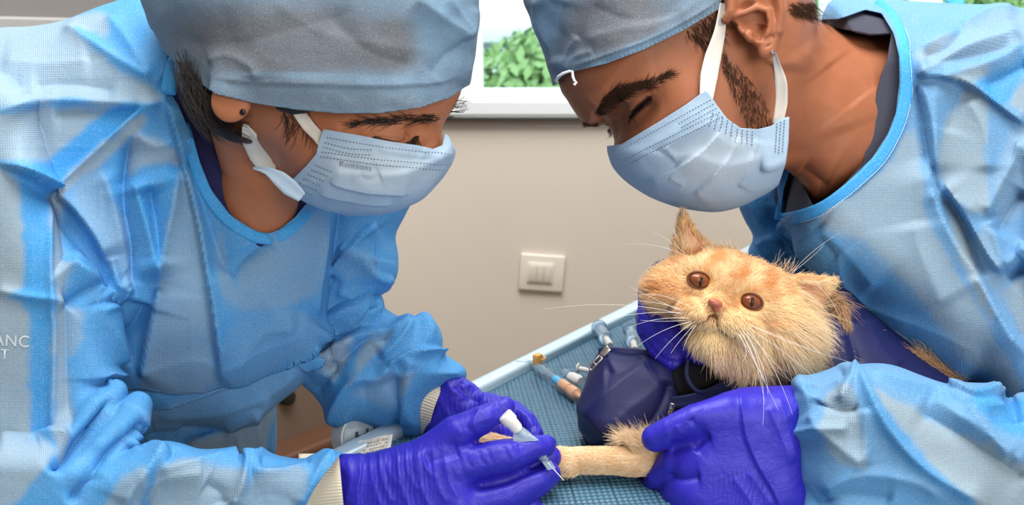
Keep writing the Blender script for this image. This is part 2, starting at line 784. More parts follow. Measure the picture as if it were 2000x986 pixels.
def text_on(surf, txt, px, py, size, ang, lift=2.8, shear=0.0, squeeze=1.0):
    cu = bpy.data.curves.new('lettering', 'FONT')
    cu.body = txt
    cu.size = 1.0
    cu.space_character = 1.08
    ob = bpy.data.objects.new('lettering', cu)
    COL.objects.link(ob)
    dg = bpy.context.evaluated_depsgraph_get()
    dg.update()
    me = bpy.data.meshes.new_from_object(ob.evaluated_get(dg))
    bm = bmesh.new()
    bm.from_mesh(me)
    bmesh.ops.triangulate(bm, faces=bm.faces[:])
    bmesh.ops.subdivide_edges(bm, edges=bm.edges[:], cuts=1)
    bmesh.ops.triangulate(bm, faces=bm.faces[:])
    co = np.array([v.co for v in bm.verts])
    T = np.array([[v.index for v in f.verts] for f in bm.faces])
    bm.free()
    bpy.data.objects.remove(ob)
    c, s = math.cos(R(ang)), math.sin(R(ang))
    u = (co[:, 0] + shear * co[:, 1]) * size * squeeze
    v = -co[:, 1] * size
    Q = np.stack([px + u * c - v * s, py + u * s + v * c], 1)
    return surf.drape(Q, lift), T
# ------------------------------------------------------------------ materials
class NT:
    def __init__(self, name):
        self.m = bpy.data.materials.new(name)
        self.m.use_nodes = True
        self.t = self.m.node_tree
        self.b = self.t.nodes['Principled BSDF']
        self.out = self.t.nodes['Material Output']

    def n(self, typ, **kw):
        nd = self.t.nodes.new(typ)
        for k, v in kw.items():
            setattr(nd, k, v)
        return nd

    def link(self, a, b):
        self.t.links.new(a, b)

    def math(self, op, a, b=None, c=None, clamp=False):
        nd = self.n('ShaderNodeMath', operation=op, use_clamp=clamp)
        for i, v in enumerate((a, b, c)):
            if v is None:
                continue
            if isinstance(v, (int, float)):
                nd.inputs[i].default_value = v
            else:
                self.link(v, nd.inputs[i])
        return nd.outputs[0]

    def mix(self, fac, a, b, blend='MIX'):
        nd = self.n('ShaderNodeMix', data_type='RGBA', blend_type=blend)
        for s, v in ((nd.inputs[0], fac), (nd.inputs[6], a), (nd.inputs[7], b)):
            if isinstance(v, (int, float)):
                s.default_value = v
            elif isinstance(v, tuple):
                s.default_value = v
            else:
                self.link(v, s)
        return nd.outputs[2]

    def noise(self, scale, detail=3.0, rough=0.55, vec=None, distort=0.0):
        nd = self.n('ShaderNodeTexNoise')
        nd.inputs['Scale'].default_value = scale
        nd.inputs['Detail'].default_value = detail
        nd.inputs['Roughness'].default_value = rough
        nd.inputs['Distortion'].default_value = distort
        if vec is not None:
            self.link(vec, nd.inputs['Vector'])
        return nd.outputs['Fac']

    def attr(self, name):
        return self.n('ShaderNodeAttribute', attribute_name=name)

    def coord(self):
        return self.n('ShaderNodeTexCoord').outputs['Object']

    def bump(self, h, strength, dist=0.001, normal=None):
        nd = self.n('ShaderNodeBump')
        nd.inputs['Strength'].default_value = strength
        nd.inputs['Distance'].default_value = dist
        self.link(h, nd.inputs['Height'])
        if normal is not None:
            self.link(normal, nd.inputs['Normal'])
        return nd.outputs['Normal']

    def set(self, **kw):
        for k, v in kw.items():
            s = self.b.inputs[k.replace('_', ' ')]
            if isinstance(v, (int, float, tuple)):
                s.default_value = v
            else:
                self.link(v, s)
        return self


def plain(name, col, rough=0.5, metal=0.0, noise=None, bump=None, **kw):
    m = NT(name)
    m.set(Roughness=rough, Metallic=metal)
    if noise:
        f = m.noise(noise[0], 4.0, 0.6, m.coord())
        c2 = tuple(min(1, c * noise[1]) for c in col[:3]) + (1,)
        m.set(Base_Color=m.mix(f, col, c2))
    else:
        m.set(Base_Color=col)
    if bump:
        m.set(Normal=m.bump(m.noise(bump[0], 3.0, 0.6, m.coord()), bump[1], bump[2]))
    m.set(**kw)
    return m.m


def triplanar_dots(m, pitch, diag=True):
    """embossed grid of small pits, laid along the two directions the cloth runs in"""
    rest = m.attr('rest').outputs['Vector']
    rn = m.attr('restn').outputs['Vector']
    s = m.n('ShaderNodeSeparateXYZ')
    m.link(rest, s.inputs[0])
    sn = m.n('ShaderNodeSeparateXYZ')
    m.link(rn, sn.inputs[0])
    k = 2 * math.pi / pitch
    pats, ws = [], []
    for a, b, n_ in ((0, 1, 2), (2, 1, 0), (0, 2, 1)):
        u, v = s.outputs[a], s.outputs[b]
        if diag:
            p, q = m.math('ADD', u, v), m.math('SUBTRACT', u, v)
            kk = k / 1.41421
        else:
            p, q, kk = u, v, k
        pats.append(m.math('MULTIPLY', m.math('SINE', m.math('MULTIPLY', p, kk)), m.math('SINE', m.math('MULTIPLY', q, kk))))
        ws.append(m.math('POWER', m.math('ABSOLUTE', sn.outputs[n_]), 4.0))
    tot = m.math('ADD', m.math('ADD', ws[0], ws[1]), m.math('ADD', ws[2], 1e-4))
    acc = None
    for p, w in zip(pats, ws):
        t = m.math('MULTIPLY', p, m.math('DIVIDE', w, tot))
        acc = t if acc is None else m.math('ADD', acc, t)
    return acc


def cloth_mat(name, blue, grey, pitch=5.6, dot=0.35, transl=0.14, rough=0.62, diag=True):
    m = NT(name)
    tone = m.attr('tone').outputs['Fac']
    rest = m.attr('rest').outputs['Vector']
    n1 = m.noise(0.022, 4.0, 0.6, rest)
    n2 = m.noise(0.3, 2.0, 0.6, rest)
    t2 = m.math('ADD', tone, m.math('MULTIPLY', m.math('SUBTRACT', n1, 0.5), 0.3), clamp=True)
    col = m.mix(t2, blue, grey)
    d = triplanar_dots(m, pitch, diag)
    pit = m.math('MULTIPLY', m.math('SUBTRACT', d, 0.12, clamp=True), 2.0, clamp=True)
    amt = m.math('MULTIPLY', pit, m.math('ADD', m.math('MULTIPLY', t2, dot), dot * 0.45))
    dark = m.mix(1.0, col, (0.30, 0.36, 0.42, 1), 'MULTIPLY')
    col = m.mix(amt, col, dark)
    col = m.mix(m.math('MULTIPLY', m.math('SUBTRACT', n2, 0.5, clamp=True), 0.6), col, (0.86, 0.92, 0.96, 1))
    m.set(Base_Color=col, Roughness=rough)
    m.b.inputs['Specular IOR Level'].default_value = 0.3
    wr = m.noise(0.05, 5.0, 0.62, rest, 0.6)
    nb = m.bump(wr, 0.14, 0.004)
    nb = m.bump(m.math('MULTIPLY', pit, -1.0), 0.35, 0.0004, nb)
    m.set(Normal=nb)
    tr = m.n('ShaderNodeBsdfTranslucent')
    m.link(col, tr.inputs['Color'])
    m.link(nb, tr.inputs['Normal'])
    mx = m.n('ShaderNodeMixShader')
    mx.inputs[0].default_value = transl
    m.link(m.b.outputs[0], mx.inputs[1])
    m.link(tr.outputs[0], mx.inputs[2])
    m.link(mx.outputs[0], m.out.inputs['Surface'])
    return m.m


def skin_mat(name, base, red):
    m = NT(name)
    rest = m.attr('rest').outputs['Vector']
    mask = m.attr('tone').outputs['Fac']
    n1 = m.noise(0.03, 4.0, 0.6, rest)
    n2 = m.noise(0.5, 3.0, 0.6, rest)
    col = m.mix(n1, base, red)
    col = m.mix(mask, col, (0.035, 0.022, 0.018, 1))
    m.set(Base_Color=col, Roughness=0.5)
    m.b.inputs['Subsurface Weight'].default_value = 0.12
    m.b.inputs['Subsurface Radius'].default_value = (0.012, 0.004, 0.002)
    m.b.inputs['Subsurface Scale'].default_value = 0.5
    m.b.inputs['Specular IOR Level'].default_value = 0.35
    m.set(Normal=m.bump(n2, 0.12, 0.001))
    return m.m


def glove_mat(name, c1, c2):
    m = NT(name)
    rest = m.attr('rest').outputs['Vector']
    tone = m.attr('tone').outputs['Fac']
    w = m.n('ShaderNodeTexWave', wave_type='BANDS', bands_direction='X', wave_profile='SIN')
    w.inputs['Scale'].default_value = 0.035
    w.inputs['Distortion'].default_value = 7.0
    w.inputs['Detail'].default_value = 2.5
    w.inputs['Detail Scale'].default_value = 0.5
    m.link(rest, w.inputs['Vector'])
    n1 = m.noise(0.045, 4.0, 0.6, rest, 1.2)
    h = m.math('ADD', m.math('MULTIPLY', w.outputs['Fac'], m.math('MULTIPLY', tone, 0.6)), m.math('MULTIPLY', n1, 0.8))
    m.set(Base_Color=m.mix(n1, c1, c2), Roughness=0.46, Normal=m.bump(h, 0.24, 0.003))
    m.b.inputs['Specular IOR Level'].default_value = 0.42
    return m.m


def fur_mat(name, root, tip, stripe, dark=None):
    m = NT(name)
    hi = m.n('ShaderNodeHairInfo')
    t = m.attr('tint').outputs['Fac']
    col = m.mix(m.math('SUBTRACT', 1.0, t, clamp=True), tip, stripe)
    col = m.mix(m.math('MULTIPLY', m.math('SUBTRACT', 1.0, hi.outputs['Intercept']), 0.45), col, root)
    col = m.mix(m.math('MULTIPLY', hi.outputs['Random'], 0.25), col, (0.98, 0.86, 0.66, 1))
    m.set(Base_Color=col, Roughness=0.55)
    m.b.inputs['Specular IOR Level'].default_value = 0.25
    return m.m


M = {}
M['gown_her'] = cloth_mat('gown_blue', lin(60, 158, 228), lin(158, 180, 196))
M['gown_his'] = cloth_mat('gown_blue_b', lin(68, 154, 218), lin(154, 175, 190))
M['binding'] = cloth_mat('gown_binding', lin(64, 168, 240), lin(110, 190, 240), dot=0.1, transl=0.1)
M['cap'] = cloth_mat('cap_fleece', lin(126, 164, 196), lin(112, 117, 127), pitch=4.2, dot=0.3, transl=0.15)
M['mask'] = cloth_mat('mask_paper', lin(162, 198, 232), lin(206, 219, 232), pitch=3.0, dot=0.05, transl=0.12)
M['mask_dash'] = plain('mask_crimp', lin(86, 104, 128), 0.7)
M['loop'] = plain('loop_elastic', lin(226, 222, 216), 0.8, bump=(900, 0.3, 0.0004))
M['print_grey'] = plain('mask_print', lin(120, 132, 146), 0.7)
M['print_white'] = plain('shirt_print', lin(206, 214, 220), 0.7)
M['skin_her'] = skin_mat('skin_her', lin(192, 126, 90), lin(170, 106, 76))
M['skin_his'] = skin_mat('skin_his', lin(174, 109, 76), lin(148, 89, 60))
M['shirt_her'] = plain('navy_jersey', lin(26, 30, 92), 0.8, noise=(60, 0.7))
M['shirt_his'] = plain('charcoal_jersey', lin(62, 64, 80), 0.85, noise=(80, 0.8), bump=(900, 0.3, 0.0005))
M['hair'] = plain('black_hair', lin(30, 24, 24), 0.45)
M['stubble'] = plain('brown_stubble', lin(66, 46, 36), 0.9)
M['stubble'].node_tree.nodes['Principled BSDF'].inputs['Specular IOR Level'].default_value = 0.1
M['eye'] = plain('dark_eye', lin(30, 20, 16), 0.12)
M['stud'] = plain('black_stud', lin(18, 18, 20), 0.15)
M['glove'] = glove_mat('nitrile', lin(52, 46, 196), lin(36, 28, 156))
M['rib'] = plain('rib_knit', lin(222, 212, 192), 0.85)
M['thread'] = plain('pale_thread', lin(206, 226, 240), 0.8)
M['tie'] = plain('white_cord', lin(232, 236, 240), 0.8)
M['bag'] = plain('navy_twill', lin(15, 22, 82), 0.55, noise=(30, 0.8), bump=(1400, 0.4, 0.0005))
M['bag_trim'] = plain('navy_webbing', lin(24, 36, 84), 0.7, bump=(1800, 0.5, 0.0005))
M['lining'] = plain('black_lining', lin(12, 12, 20), 0.9)
M['zip'] = plain('zip_teeth', lin(30, 34, 92), 0.45)
M['steel'] = plain('nickel', lin(190, 188, 184), 0.28, 1.0)
M['cat_skin'] = plain('cat_undercoat', lin(234, 178, 112), 0.7, noise=(60, 0.85))
M['fur'] = fur_mat('ginger_fur', lin(240, 184, 116), lin(255, 233, 184), lin(222, 142, 68))
M['fur_pale'] = fur_mat('cream_fur', lin(238, 200, 150), lin(254, 236, 206), lin(236, 190, 134))
M['fur_dark'] = fur_mat('shaded_fur', lin(150, 104, 66), lin(206, 160, 112), lin(176, 124, 80))  # darker copy of the ginger fur, shade put into its colour
M['whisker'] = plain('whisker', lin(250, 246, 240), 0.35)
M['cat_nose'] = plain('pink_nose', lin(176, 100, 74), 0.4)
M['cat_iris'] = plain('copper_iris', lin(140, 78, 44), 0.06, noise=(300, 0.6))
M['pupil'] = plain('pupil', lin(10, 8, 8), 0.05)
M['cat_lid'] = plain('brown_lid', lin(110, 62, 40), 0.5)
M['ear_inner'] = plain('ear_inner', lin(226, 160, 126), 0.7)
M['ear_inner'].node_tree.nodes['Principled BSDF'].inputs['Subsurface Weight'].default_value = 0.2
M['wall'] = plain('wall_laminate', lin(224, 213, 199), 0.7, noise=(2.2, 0.95), bump=(500, 0.12, 0.0004))
M['wall_grey'] = plain('grey_laminate', lin(122, 118, 116), 0.6, noise=(2.0, 0.93))
M['wall_brown'] = plain('brown_laminate', lin(122, 103, 90), 0.6, noise=(3, 0.92))
M['copper'] = plain('brown_edge', lin(112, 78, 60), 0.4, 0.1)
M['white'] = plain('white_paint', lin(232, 236, 238), 0.45)
M['white_warm'] = plain('switch_plastic', lin(234, 226, 212), 0.35)
M['switch_key'] = plain('switch_key_plastic', lin(222, 214, 200), 0.35)
M['floor'] = plain('vinyl_floor', lin(132, 118, 104), 0.5, noise=(12, 0.85))
M['ceiling'] = plain('white_ceiling', lin(236, 236, 234), 0.8)
M['alu'] = plain('table_edge', lin(206, 226, 236), 0.32, 0.35)
M['dark_foot'] = plain('black_rubber', lin(18, 16, 16), 0.5)
M['clear'] = NT('clear_plastic').set(Base_Color=lin(206, 226, 240), Roughness=0.12, IOR=1.3, Transmission_Weight=0.72).m
M['milk'] = plain('white_plastic', lin(240, 238, 232), 0.35)
M['orange'] = plain('orange_plastic', lin(240, 176, 84), 0.3)
M['peach'] = plain('peach_plastic', lin(232, 176, 140), 0.35)
M['blue_pl'] = plain('blue_plastic', lin(96, 190, 240), 0.3)
M['glass'] = NT('window_glass').set(Base_Color=(0.92, 0.98, 1, 1), Roughness=0.0, IOR=1.02, Transmission_Weight=1.0).m
M['leaf'] = plain('tree_leaf', lin(156, 196, 122), 0.5, noise=(9, 0.6))
M['bark'] = plain('bark', lin(110, 92, 76), 0.9)
M['facade'] = plain('pale_render', lin(236, 240, 240), 0.8)
M['roof'] = plain('roof_edge', lin(96, 110, 110), 0.7)
M['paper'] = plain('paper', lin(238, 234, 224), 0.8, noise=(40, 0.95))
M['ink'] = plain('ink', lin(60, 66, 78), 0.7)
M['ink_pale'] = plain('pale_ink', lin(150, 150, 150), 0.8)


def mat_table():
    m = NT('exam_mat')
    n1 = m.noise(9, 3, 0.6, m.coord())
    h = m.attr('relief').outputs['Fac']
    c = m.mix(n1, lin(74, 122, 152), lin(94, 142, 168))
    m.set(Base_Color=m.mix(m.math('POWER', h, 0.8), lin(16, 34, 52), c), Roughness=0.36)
    m.b.inputs['Specular IOR Level'].default_value = 0.6
    return m.m


M['mat'] = mat_table()

M['trim_grey'] = plain('grey_trim', lin(160, 160, 158), 0.5)
M['mat_flat'] = plain('exam_mat_flat', lin(62, 104, 130), 0.4)
# ------------------------------------------------------------------ the room
def wall_pt(px, py, Y=1.5):
    """where the direction (px, py) meets the far wall"""
    y = (py - 493.0) / F
    d = Y / (CP - y * SP)
    return CAM + np.array([(px - 1000.0) / F * d, Y, -d * SP - y * d * CP])


WY = 1.5
sill_t = wall_pt(1000, 195)[2]
sill_b = wall_pt(1000, 231)[2]
wx0 = wall_pt(884, 190)[0]
xr, xl = 2.1, -0.36
MB().box(((xl + xr) / 2 - 0.02, WY + 0.05, sill_b / 2), (xr - xl + 0.04, 0.1, sill_b)).obj('wall_back', M['wall'], kind='structure')
MB().box(((xl + wx0) / 2 - 0.02, WY + 0.05, (sill_b + 2.4) / 2), (wx0 - xl + 0.04, 0.1, 2.4 - sill_b)).obj('wall_back_upper', M['wall'], kind='structure')
MB().box(((wx0 + xr) / 2, WY + 0.05, 2.25), (xr - wx0, 0.1, 0.3)).obj('wall_back_lintel', M['wall'], kind='structure')
# sill, with a brown strip beneath that paints in its shadow line
MB().box(((wx0 + xr) / 2 - 0.06, WY + 0.0, (sill_t + sill_b) / 2 + 0.004), (xr - wx0 + 0.1, 0.06, sill_t - sill_b - 0.006), bevel=0.004).obj('trim_1', M['white'], kind='structure')
MB().box(((wx0 + xr) / 2 - 0.06, WY - 0.006, sill_b - 0.004), (xr - wx0 + 0.1, 0.02, 0.006)).obj('sill_shade_strip', M['wall_brown'], kind='structure')
win = empty('window_1', ((wx0 + xr) / 2, WY + 0.06, sill_t), 'wide window over the pale sill behind the two people', 'window')
win['kind'] = 'structure'
del win['category']
fw = wall_pt(941, 100)[0] - wx0
for i, (x, w_) in enumerate(((wx0 + fw / 2, fw), (0.62, 0.04), (xr - 0.02, 0.04))):
    MB().box((x, WY + 0.06, (sill_t + 2.1) / 2), (w_, 0.045, 2.1 - sill_t), bevel=0.003).obj('frame_upright', M['white'], win)
for z_ in (sill_t + 0.004, 2.085):
    MB().box(((wx0 + xr) / 2, WY + 0.06, z_), (xr - wx0, 0.05, 0.03), bevel=0.003).obj('frame_rail', M['white'], win)
for x0, x1 in ((wx0 + fw, 0.60), (0.64, xr - 0.04)):
    MB().box(((x0 + x1) / 2, WY + 0.075, (sill_t + 2.1) / 2), (x1 - x0 + 0.01, 0.004, 2.1 - sill_t - 0.02)).obj('window_pane', M['glass'], win)

# slanted side wall with a ledge rail low down and a painted head rail
cc = 1.86
rot45 = Matrix.Rotation(R(45), 3, 'Z')


def side_pt(px, py):
    x, y = (px - 1000.0) / F, (py - 493.0) / F
    d = cc / ((CP - y * SP) - x)
    return CAM + np.array([x * d, d * CP - y * d * SP, -d * SP - y * d * CP])


b_ = np.array([-0.36, WY, 0])
a_ = b_ - np.array([1.65, 1.65, 0])
mid = (a_ + b_) / 2
ln = math.hypot(*(a_ - b_)[:2]) + 0.03
nrm = np.array([-math.sqrt(.5), math.sqrt(.5), 0])
zr = side_pt(590, 843)[2]
zh = side_pt(40, 32)[2]
MB().box((*(mid + nrm * 0.05)[:2], (zr + zh) / 2), (ln, 0.1, zh - zr), rot45).obj('wall_left', M['wall_brown'], kind='structure')
MB().box((*(mid + nrm * 0.05)[:2], (2.4 + zh) / 2), (ln, 0.1, 2.4 - zh), rot45).obj('wall_left_upper', M['wall_grey'], kind='structure')
MB().box((*(mid - nrm * 0.012)[:2], zh - 0.012), (ln, 0.03, 0.022), rot45, bevel=0.004).obj('trim_3', M['trim_grey'], kind='structure')
MB().box((*(mid - nrm * 0.03)[:2], zr - 0.012), (ln, 0.07, 0.022), rot45, bevel=0.008, seg=3).obj('trim_4', M['copper'], kind='structure')
MB().box((*(mid + nrm * 0.05)[:2], zr / 2), (ln, 0.1, zr), rot45).obj('wall_left_base', M['wall_brown'], kind='structure')
q = side_pt(556, 773)
MB().lathe([(0, 0.013), (0.004, 0.017), (0.016, 0.016), (0.022, 0.012), (0.024, 0.002)], q, q - nrm, 20).obj('door_stop', M['dark_foot'], smooth=True,
    label='small black rubber stop on the shaded brown wall beside the hanging gown', cat='door stop')
MB().box((0.3, 0.4, -0.03), (4.6, 4.4, 0.06)).obj('floor', M['floor'], kind='structure')
MB().box((0.2, 0.0, 2.43), (5.0, 4.0, 0.06)).obj('ceiling', M['ceiling'], kind='structure')
MB().box((xr + 0.05, -0.1, 1.2), (0.1, 3.4, 2.4)).obj('wall_right', M['wall'], kind='structure')
MB().box((0.2, -1.75, 1.2), (4.6, 0.1, 2.4)).obj('wall_front', M['wall'], kind='structure')
MB().box((-2.05, -0.6, 1.2), (0.1, 2.6, 2.4)).obj('wall_left_rear', M['wall'], kind='structure')

# ---- switch plate
c = wall_pt(1058, 531)
u = (wall_pt(1102, 531)[0] - wall_pt(1015, 531)[0])
h_ = wall_pt(1058, 495)[2] - wall_pt(1058, 566)[2]
sw = empty('switch_plate', (c[0], WY, c[2] - h_ / 2), 'cream wall switch plate on the beige wall between the two people', 'switch')
tilt = Matrix.Rotation(R(4.0), 3, 'Y')
MB().box((c[0], WY - 0.005, c[2]), (u, 0.011, h_), tilt, bevel=0.004, seg=3).obj('plate', M['white_warm'], sw, smooth=True)
MB().box((c[0] - 0.0035, WY - 0.0115, c[2] + 0.001), (u * 0.58, 0.005, h_ * 0.55), tilt, bevel=0.0015).obj('surround', M['white_warm'], sw, smooth=True)
key = None
for k in (-1, 0, 1):
    off = tilt @ Vector((k * u * 0.165, 0, 0))
    MB().box((c[0] - 0.0035 + off.x, WY - 0.0145, c[2] + 0.001 + off.z), (u * 0.155, 0.004, h_ * 0.44), tilt, bevel=0.001).obj('switch_key', M['switch_key'], sw, smooth=True)

# ---- what stands outside the window
bd = empty('building', (0.35, 9.0, 0), 'pale rendered building beyond the trees outside the window', 'building')
MB().box((-0.15, 9.0, 2.6), (1.15, 2.5, 5.2)).obj('facade', M['facade'], bd)
MB().box((-0.15, 8.9, 1.22), (1.25, 2.6, 0.06)).obj('roof_edge', M['roof'], bd)
for k in (1, 2, 3):
    tr = empty('tree', (-1.85 + 1.95 * k, 5.6 + 0.5 * (k % 2), 0), (None, 'pale green leafy tree outside the window between the two heads',
        'taller green tree outside the window behind the neck of the man', 'taller green tree outside the window above the back of the man')[k], 'tree', 'trees outside the window')
    MB().tube([(-1.85 + 1.95 * k, 5.6 + 0.5 * (k % 2), z_) for z_ in (0, 0.4, (0.8, 0.8, 1.2, 1.2)[k])], [0.07, 0.06, 0.04]).obj('trunk', M['bark'], tr)
    n = 5000
    u1 = RNG.normal(size=(n, 3))
    u1 /= np.linalg.norm(u1, axis=1)[:, None]
    rr = RNG.random(n) ** 0.33
    cen = np.array([-1.85 + 1.95 * k, 5.6 + 0.5 * (k % 2), (0.6, 0.6, 1.15, 1.2)[k]]) + u1 * rr[:, None] * np.array([0.8, 0.5, 0.62])
    cen[:, 2] += 0.12 * np.sin(cen[:, 0] * 5 + k)
    a1 = RNG.normal(size=(n, 3)); a1 /= np.linalg.norm(a1, axis=1)[:, None]
    a2 = np.cross(a1, u1); a2 /= np.linalg.norm(a2, axis=1)[:, None] + 1e-9
    s_ = (0.035 + 0.04 * RNG.random(n))[:, None]
    V = np.stack([cen - a1 * s_, cen + a2 * s_ * 0.5, cen + a1 * s_, cen - a2 * s_ * 0.5], 1).reshape(-1, 3)
    Q = np.arange(4 * n).reshape(-1, 4)
    link('foliage', mesh_data('foliage', V - np.array(tr.location), Q, smooth=False), M['leaf'], tr, kind='stuff')

# ------------------------------------------------------------------ the examination table
A = on_plane(918, 752)            # two points of its far edge
B = on_plane(1246, 590)
e1 = (B - A); e1[2] = 0; e1 /= np.linalg.norm(e1)
e2 = np.array([e1[1], -e1[0], 0])              # towards the front
LT, WT = 1.24, 0.62
O = A - e1 * 0.42
tb = empty('examination_table', (O + e1 * LT / 2 + e2 * WT / 2) * np.array([1, 1, 0]), 'veterinary examination table with a grey-blue textured mat and pale metal rim', 'table')
rotT = Matrix(((e1[0], -e2[0], 0), (e1[1], -e2[1], 0), (0, 0, 1)))
cT = O + e1 * LT / 2 + e2 * WT / 2
MB().box((cT[0], cT[1], TABLE_Z - 0.0195), (LT - 0.01, WT - 0.01, 0.03), rotT).obj('table_top', M['mat_flat'], tb)
rim = 0.018
for (p, s_) in ((O + e1 * LT / 2 + e2 * rim / 2, (LT, rim, 0.034)), (O + e1 * LT / 2 + e2 * (WT - rim / 2), (LT, rim, 0.034)),
                (O + e1 * rim / 2 + e2 * WT / 2, (rim, WT - 2 * rim, 0.034)), (O + e1 * (LT - rim / 2) + e2 * WT / 2, (rim, WT - 2 * rim, 0.034))):
    MB().box((p[0], p[1], TABLE_Z - 0.012), s_, rotT, bevel=0.004, seg=3).obj('rim', M['alu'], tb, smooth=True)
for i in (0.12, LT - 0.12):
    for j in (0.1, WT - 0.1):
        p = O + e1 * i + e2 * j
        MB().lathe([(0, 0.02), (0.02, 0.022), (TABLE_Z - 0.035, 0.018)], (p[0], p[1], 0), (p[0], p[1], 1)).obj('leg', M['steel'], tb, smooth=True)
# the mat: a woven relief of low bumps
st = 0.00105
nu, nv = int(1.02 / st), int((WT - 2 * rim) / st)
uu = np.arange(nu) * st
vv = np.arange(nv) * st
U, V_ = np.meshgrid(uu, vv, indexing='ij')
pm = 0.0060
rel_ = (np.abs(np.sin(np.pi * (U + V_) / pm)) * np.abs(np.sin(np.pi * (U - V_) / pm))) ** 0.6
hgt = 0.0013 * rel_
ox = O + e1 * (rim + 0.14) + e2 * rim
P = ox[None, None, :] + U[..., None] * e1 + V_[..., None] * e2
P[..., 2] = TABLE_Z - 0.0042 + hgt
# keep the stretch of mat that can be seen between and around the hands
idx = np.arange(nu * nv).reshape(nu, nv)
Qm = np.stack([idx[:-1, :-1], idx[1:, :-1], idx[1:, 1:], idx[:-1, 1:]], -1).reshape(-1, 4)
cm = P.reshape(-1, 3)[Qm[:, 0]]
rel = cm - CAM
dd = rel[:, 1] * CP - rel[:, 2] * SP
pxm = 1000 + F * rel[:, 0] / dd
pym = 493 + F * (-(rel[:, 1] * SP + rel[:, 2] * CP)) / dd
kp = (pxm > 560) & (pxm < 2050) & (pym < 1330)
Qm = Qm[kp]
used = np.unique(Qm)
mp = np.full(nu * nv, -1); mp[used] = np.arange(len(used))
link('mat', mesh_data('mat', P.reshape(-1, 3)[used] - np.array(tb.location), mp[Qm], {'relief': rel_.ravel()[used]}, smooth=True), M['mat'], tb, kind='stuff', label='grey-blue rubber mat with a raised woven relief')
# ------------------------------------------------------------------ people: shared builders
def put(name, V, Q, mat, parent, tone=None, rest=None, restn=None, **kw):
    n = normals(V, Q)
    at = {'rest': V if rest is None else rest, 'restn': n if restn is None else restn,
          'tone': np.zeros(len(V)) if tone is None else tone}
    return part(name, V, Q, mat, parent, at, **kw)


def strands(lines, surf=None, n_per=None):
    return np.array(lines)


def brow(surf, top, bot, n, length, dirv, seed, k=4, lift=1.0):
    """short hairs between two lines on a face"""
    rg = np.random.default_rng(seed)
    A_, B_ = densify(top, 2.0), densify(bot, 2.0)
    t, s = rg.random(n), rg.random(n)
    ia, ib = t * (len(A_) - 1), t * (len(B_) - 1)
    pa = np.stack([np.interp(ia, np.arange(len(A_)), A_[:, c]) for c in (0, 1)], 1)
    pb = np.stack([np.interp(ib, np.arange(len(B_)), B_[:, c]) for c in (0, 1)], 1)
    p = pa + (pb - pa) * s[:, None]
    d = np.array(dirv, float) + rg.normal(0, 0.28, (n, 2))
    L = length * (0.6 + 0.6 * rg.random(n))
    p = p + rg.normal(0, 2.2, p.shape)
    out = []
    for i in range(n):
        pts = [(p[i, 0] + d[i, 0] * L[i] * q, p[i, 1] + d[i, 1] * L[i] * q) for q in np.linspace(0, 1, k)]
        dr = surf.drape(pts, lift)
        dr[:, 2] -= np.linspace(0, 1, k) ** 2 * 3
        if np.isnan(dr).any():
            continue
        out.append(dr)
    return np.array(out)


ZW = -180.0
# ------------------------------------------------------------------ the woman on the left
her = empty('person', on_plane(330, 1150) * np.array([1, 1, 0]) + np.array([0, 0, TABLE_Z - 0.25]),
            'person on the left in blue gown, grey cap and mask, bending over with a cannula', 'person')

# the gown's volume comes first: what is worn or hidden under it stays inside
A1 = pillow([(-300, 150), (-150, 70), (0, 57), (70, 51), (130, 37), (210, 6), (285, -14), (360, 10), (480, 110), (600, 280), (656, 400), (651, 480), (641, 560), (626, 620), (601, 672),
             (520, 706), (430, 736), (330, 740), (215, 744), (190, 800), (100, 900), (-300, 1000)], 70, 185, 200, 0.05, -0.05)
B1 = pillow([(-330, 160), (-120, 100), (20, 160), (75, 260), (98, 372), (132, 440), (188, 540), (206, 600), (213, 680), (216, 740), (235, 800), (200, 900), (40, 980), (-330, 980)], -120, 128, 130)
C1 = pillow([(-300, 850), (0, 858), (120, 862), (200, 890), (262, 878), (312, 864), (352, 868), (400, 884), (470, 890), (488, 880), (520, 884), (575, 893), (606, 890), (634, 880), (668, 882), (740, 880), (760, 940), (750, 1040), (700, 1110), (300, 1130), (-300, 1130)], -225, 100, 66, 0.12, 0)
D1 = union((chain([(226, 764, -190, 22), (190, 806, -240, 34), (120, 880, -275, 40), (70, 950, -280, 40)]), 0), (chain([(270, 792, -190, 26), (256, 820, -226, 36), (190, 880, -274, 36), (130, 940, -290, 40)]), 10))
E1 = pillow([(200, 700), (430, 690), (655, 640), (640, 670), (600, 735), (548, 780), (500, 815), (450, 836), (360, 830), (285, 836), (200, 850), (150, 780)], 120, 120, 110, 0.0, 0.1)
F1 = pillow([(240, 780), (400, 780), (530, 745), (537, 790), (538, 870), (530, 960), (540, 1150), (240, 1150)], 215, 90, 80)
G1 = pillow([(590, 300), (720, 330), (800, 380), (793, 415), (773, 458), (777, 500), (772, 545), (742, 574), (690, 612), (650, 642), (600, 620), (590, 480)], 175, 108, 100)
H1 = pillow([(566, 702), (590, 670), (640, 592), (690, 574), (734, 577), (752, 600), (770, 611), (808, 632), (848, 626), (866, 656), (870, 688), (902, 710), (913, 726), (908, 744), (880, 760), (845, 790), (828, 850), (795, 862), (768, 850),
             (700, 834), (662, 838), (640, 800), (612, 766), (585, 742)], 145, 104, 92, -0.1, 0)
fg = union((A1, 0), (B1, 12), (E1, 4), (F1, 6), (C1, 14), (D1, 22), (G1, 4), (H1, 6))
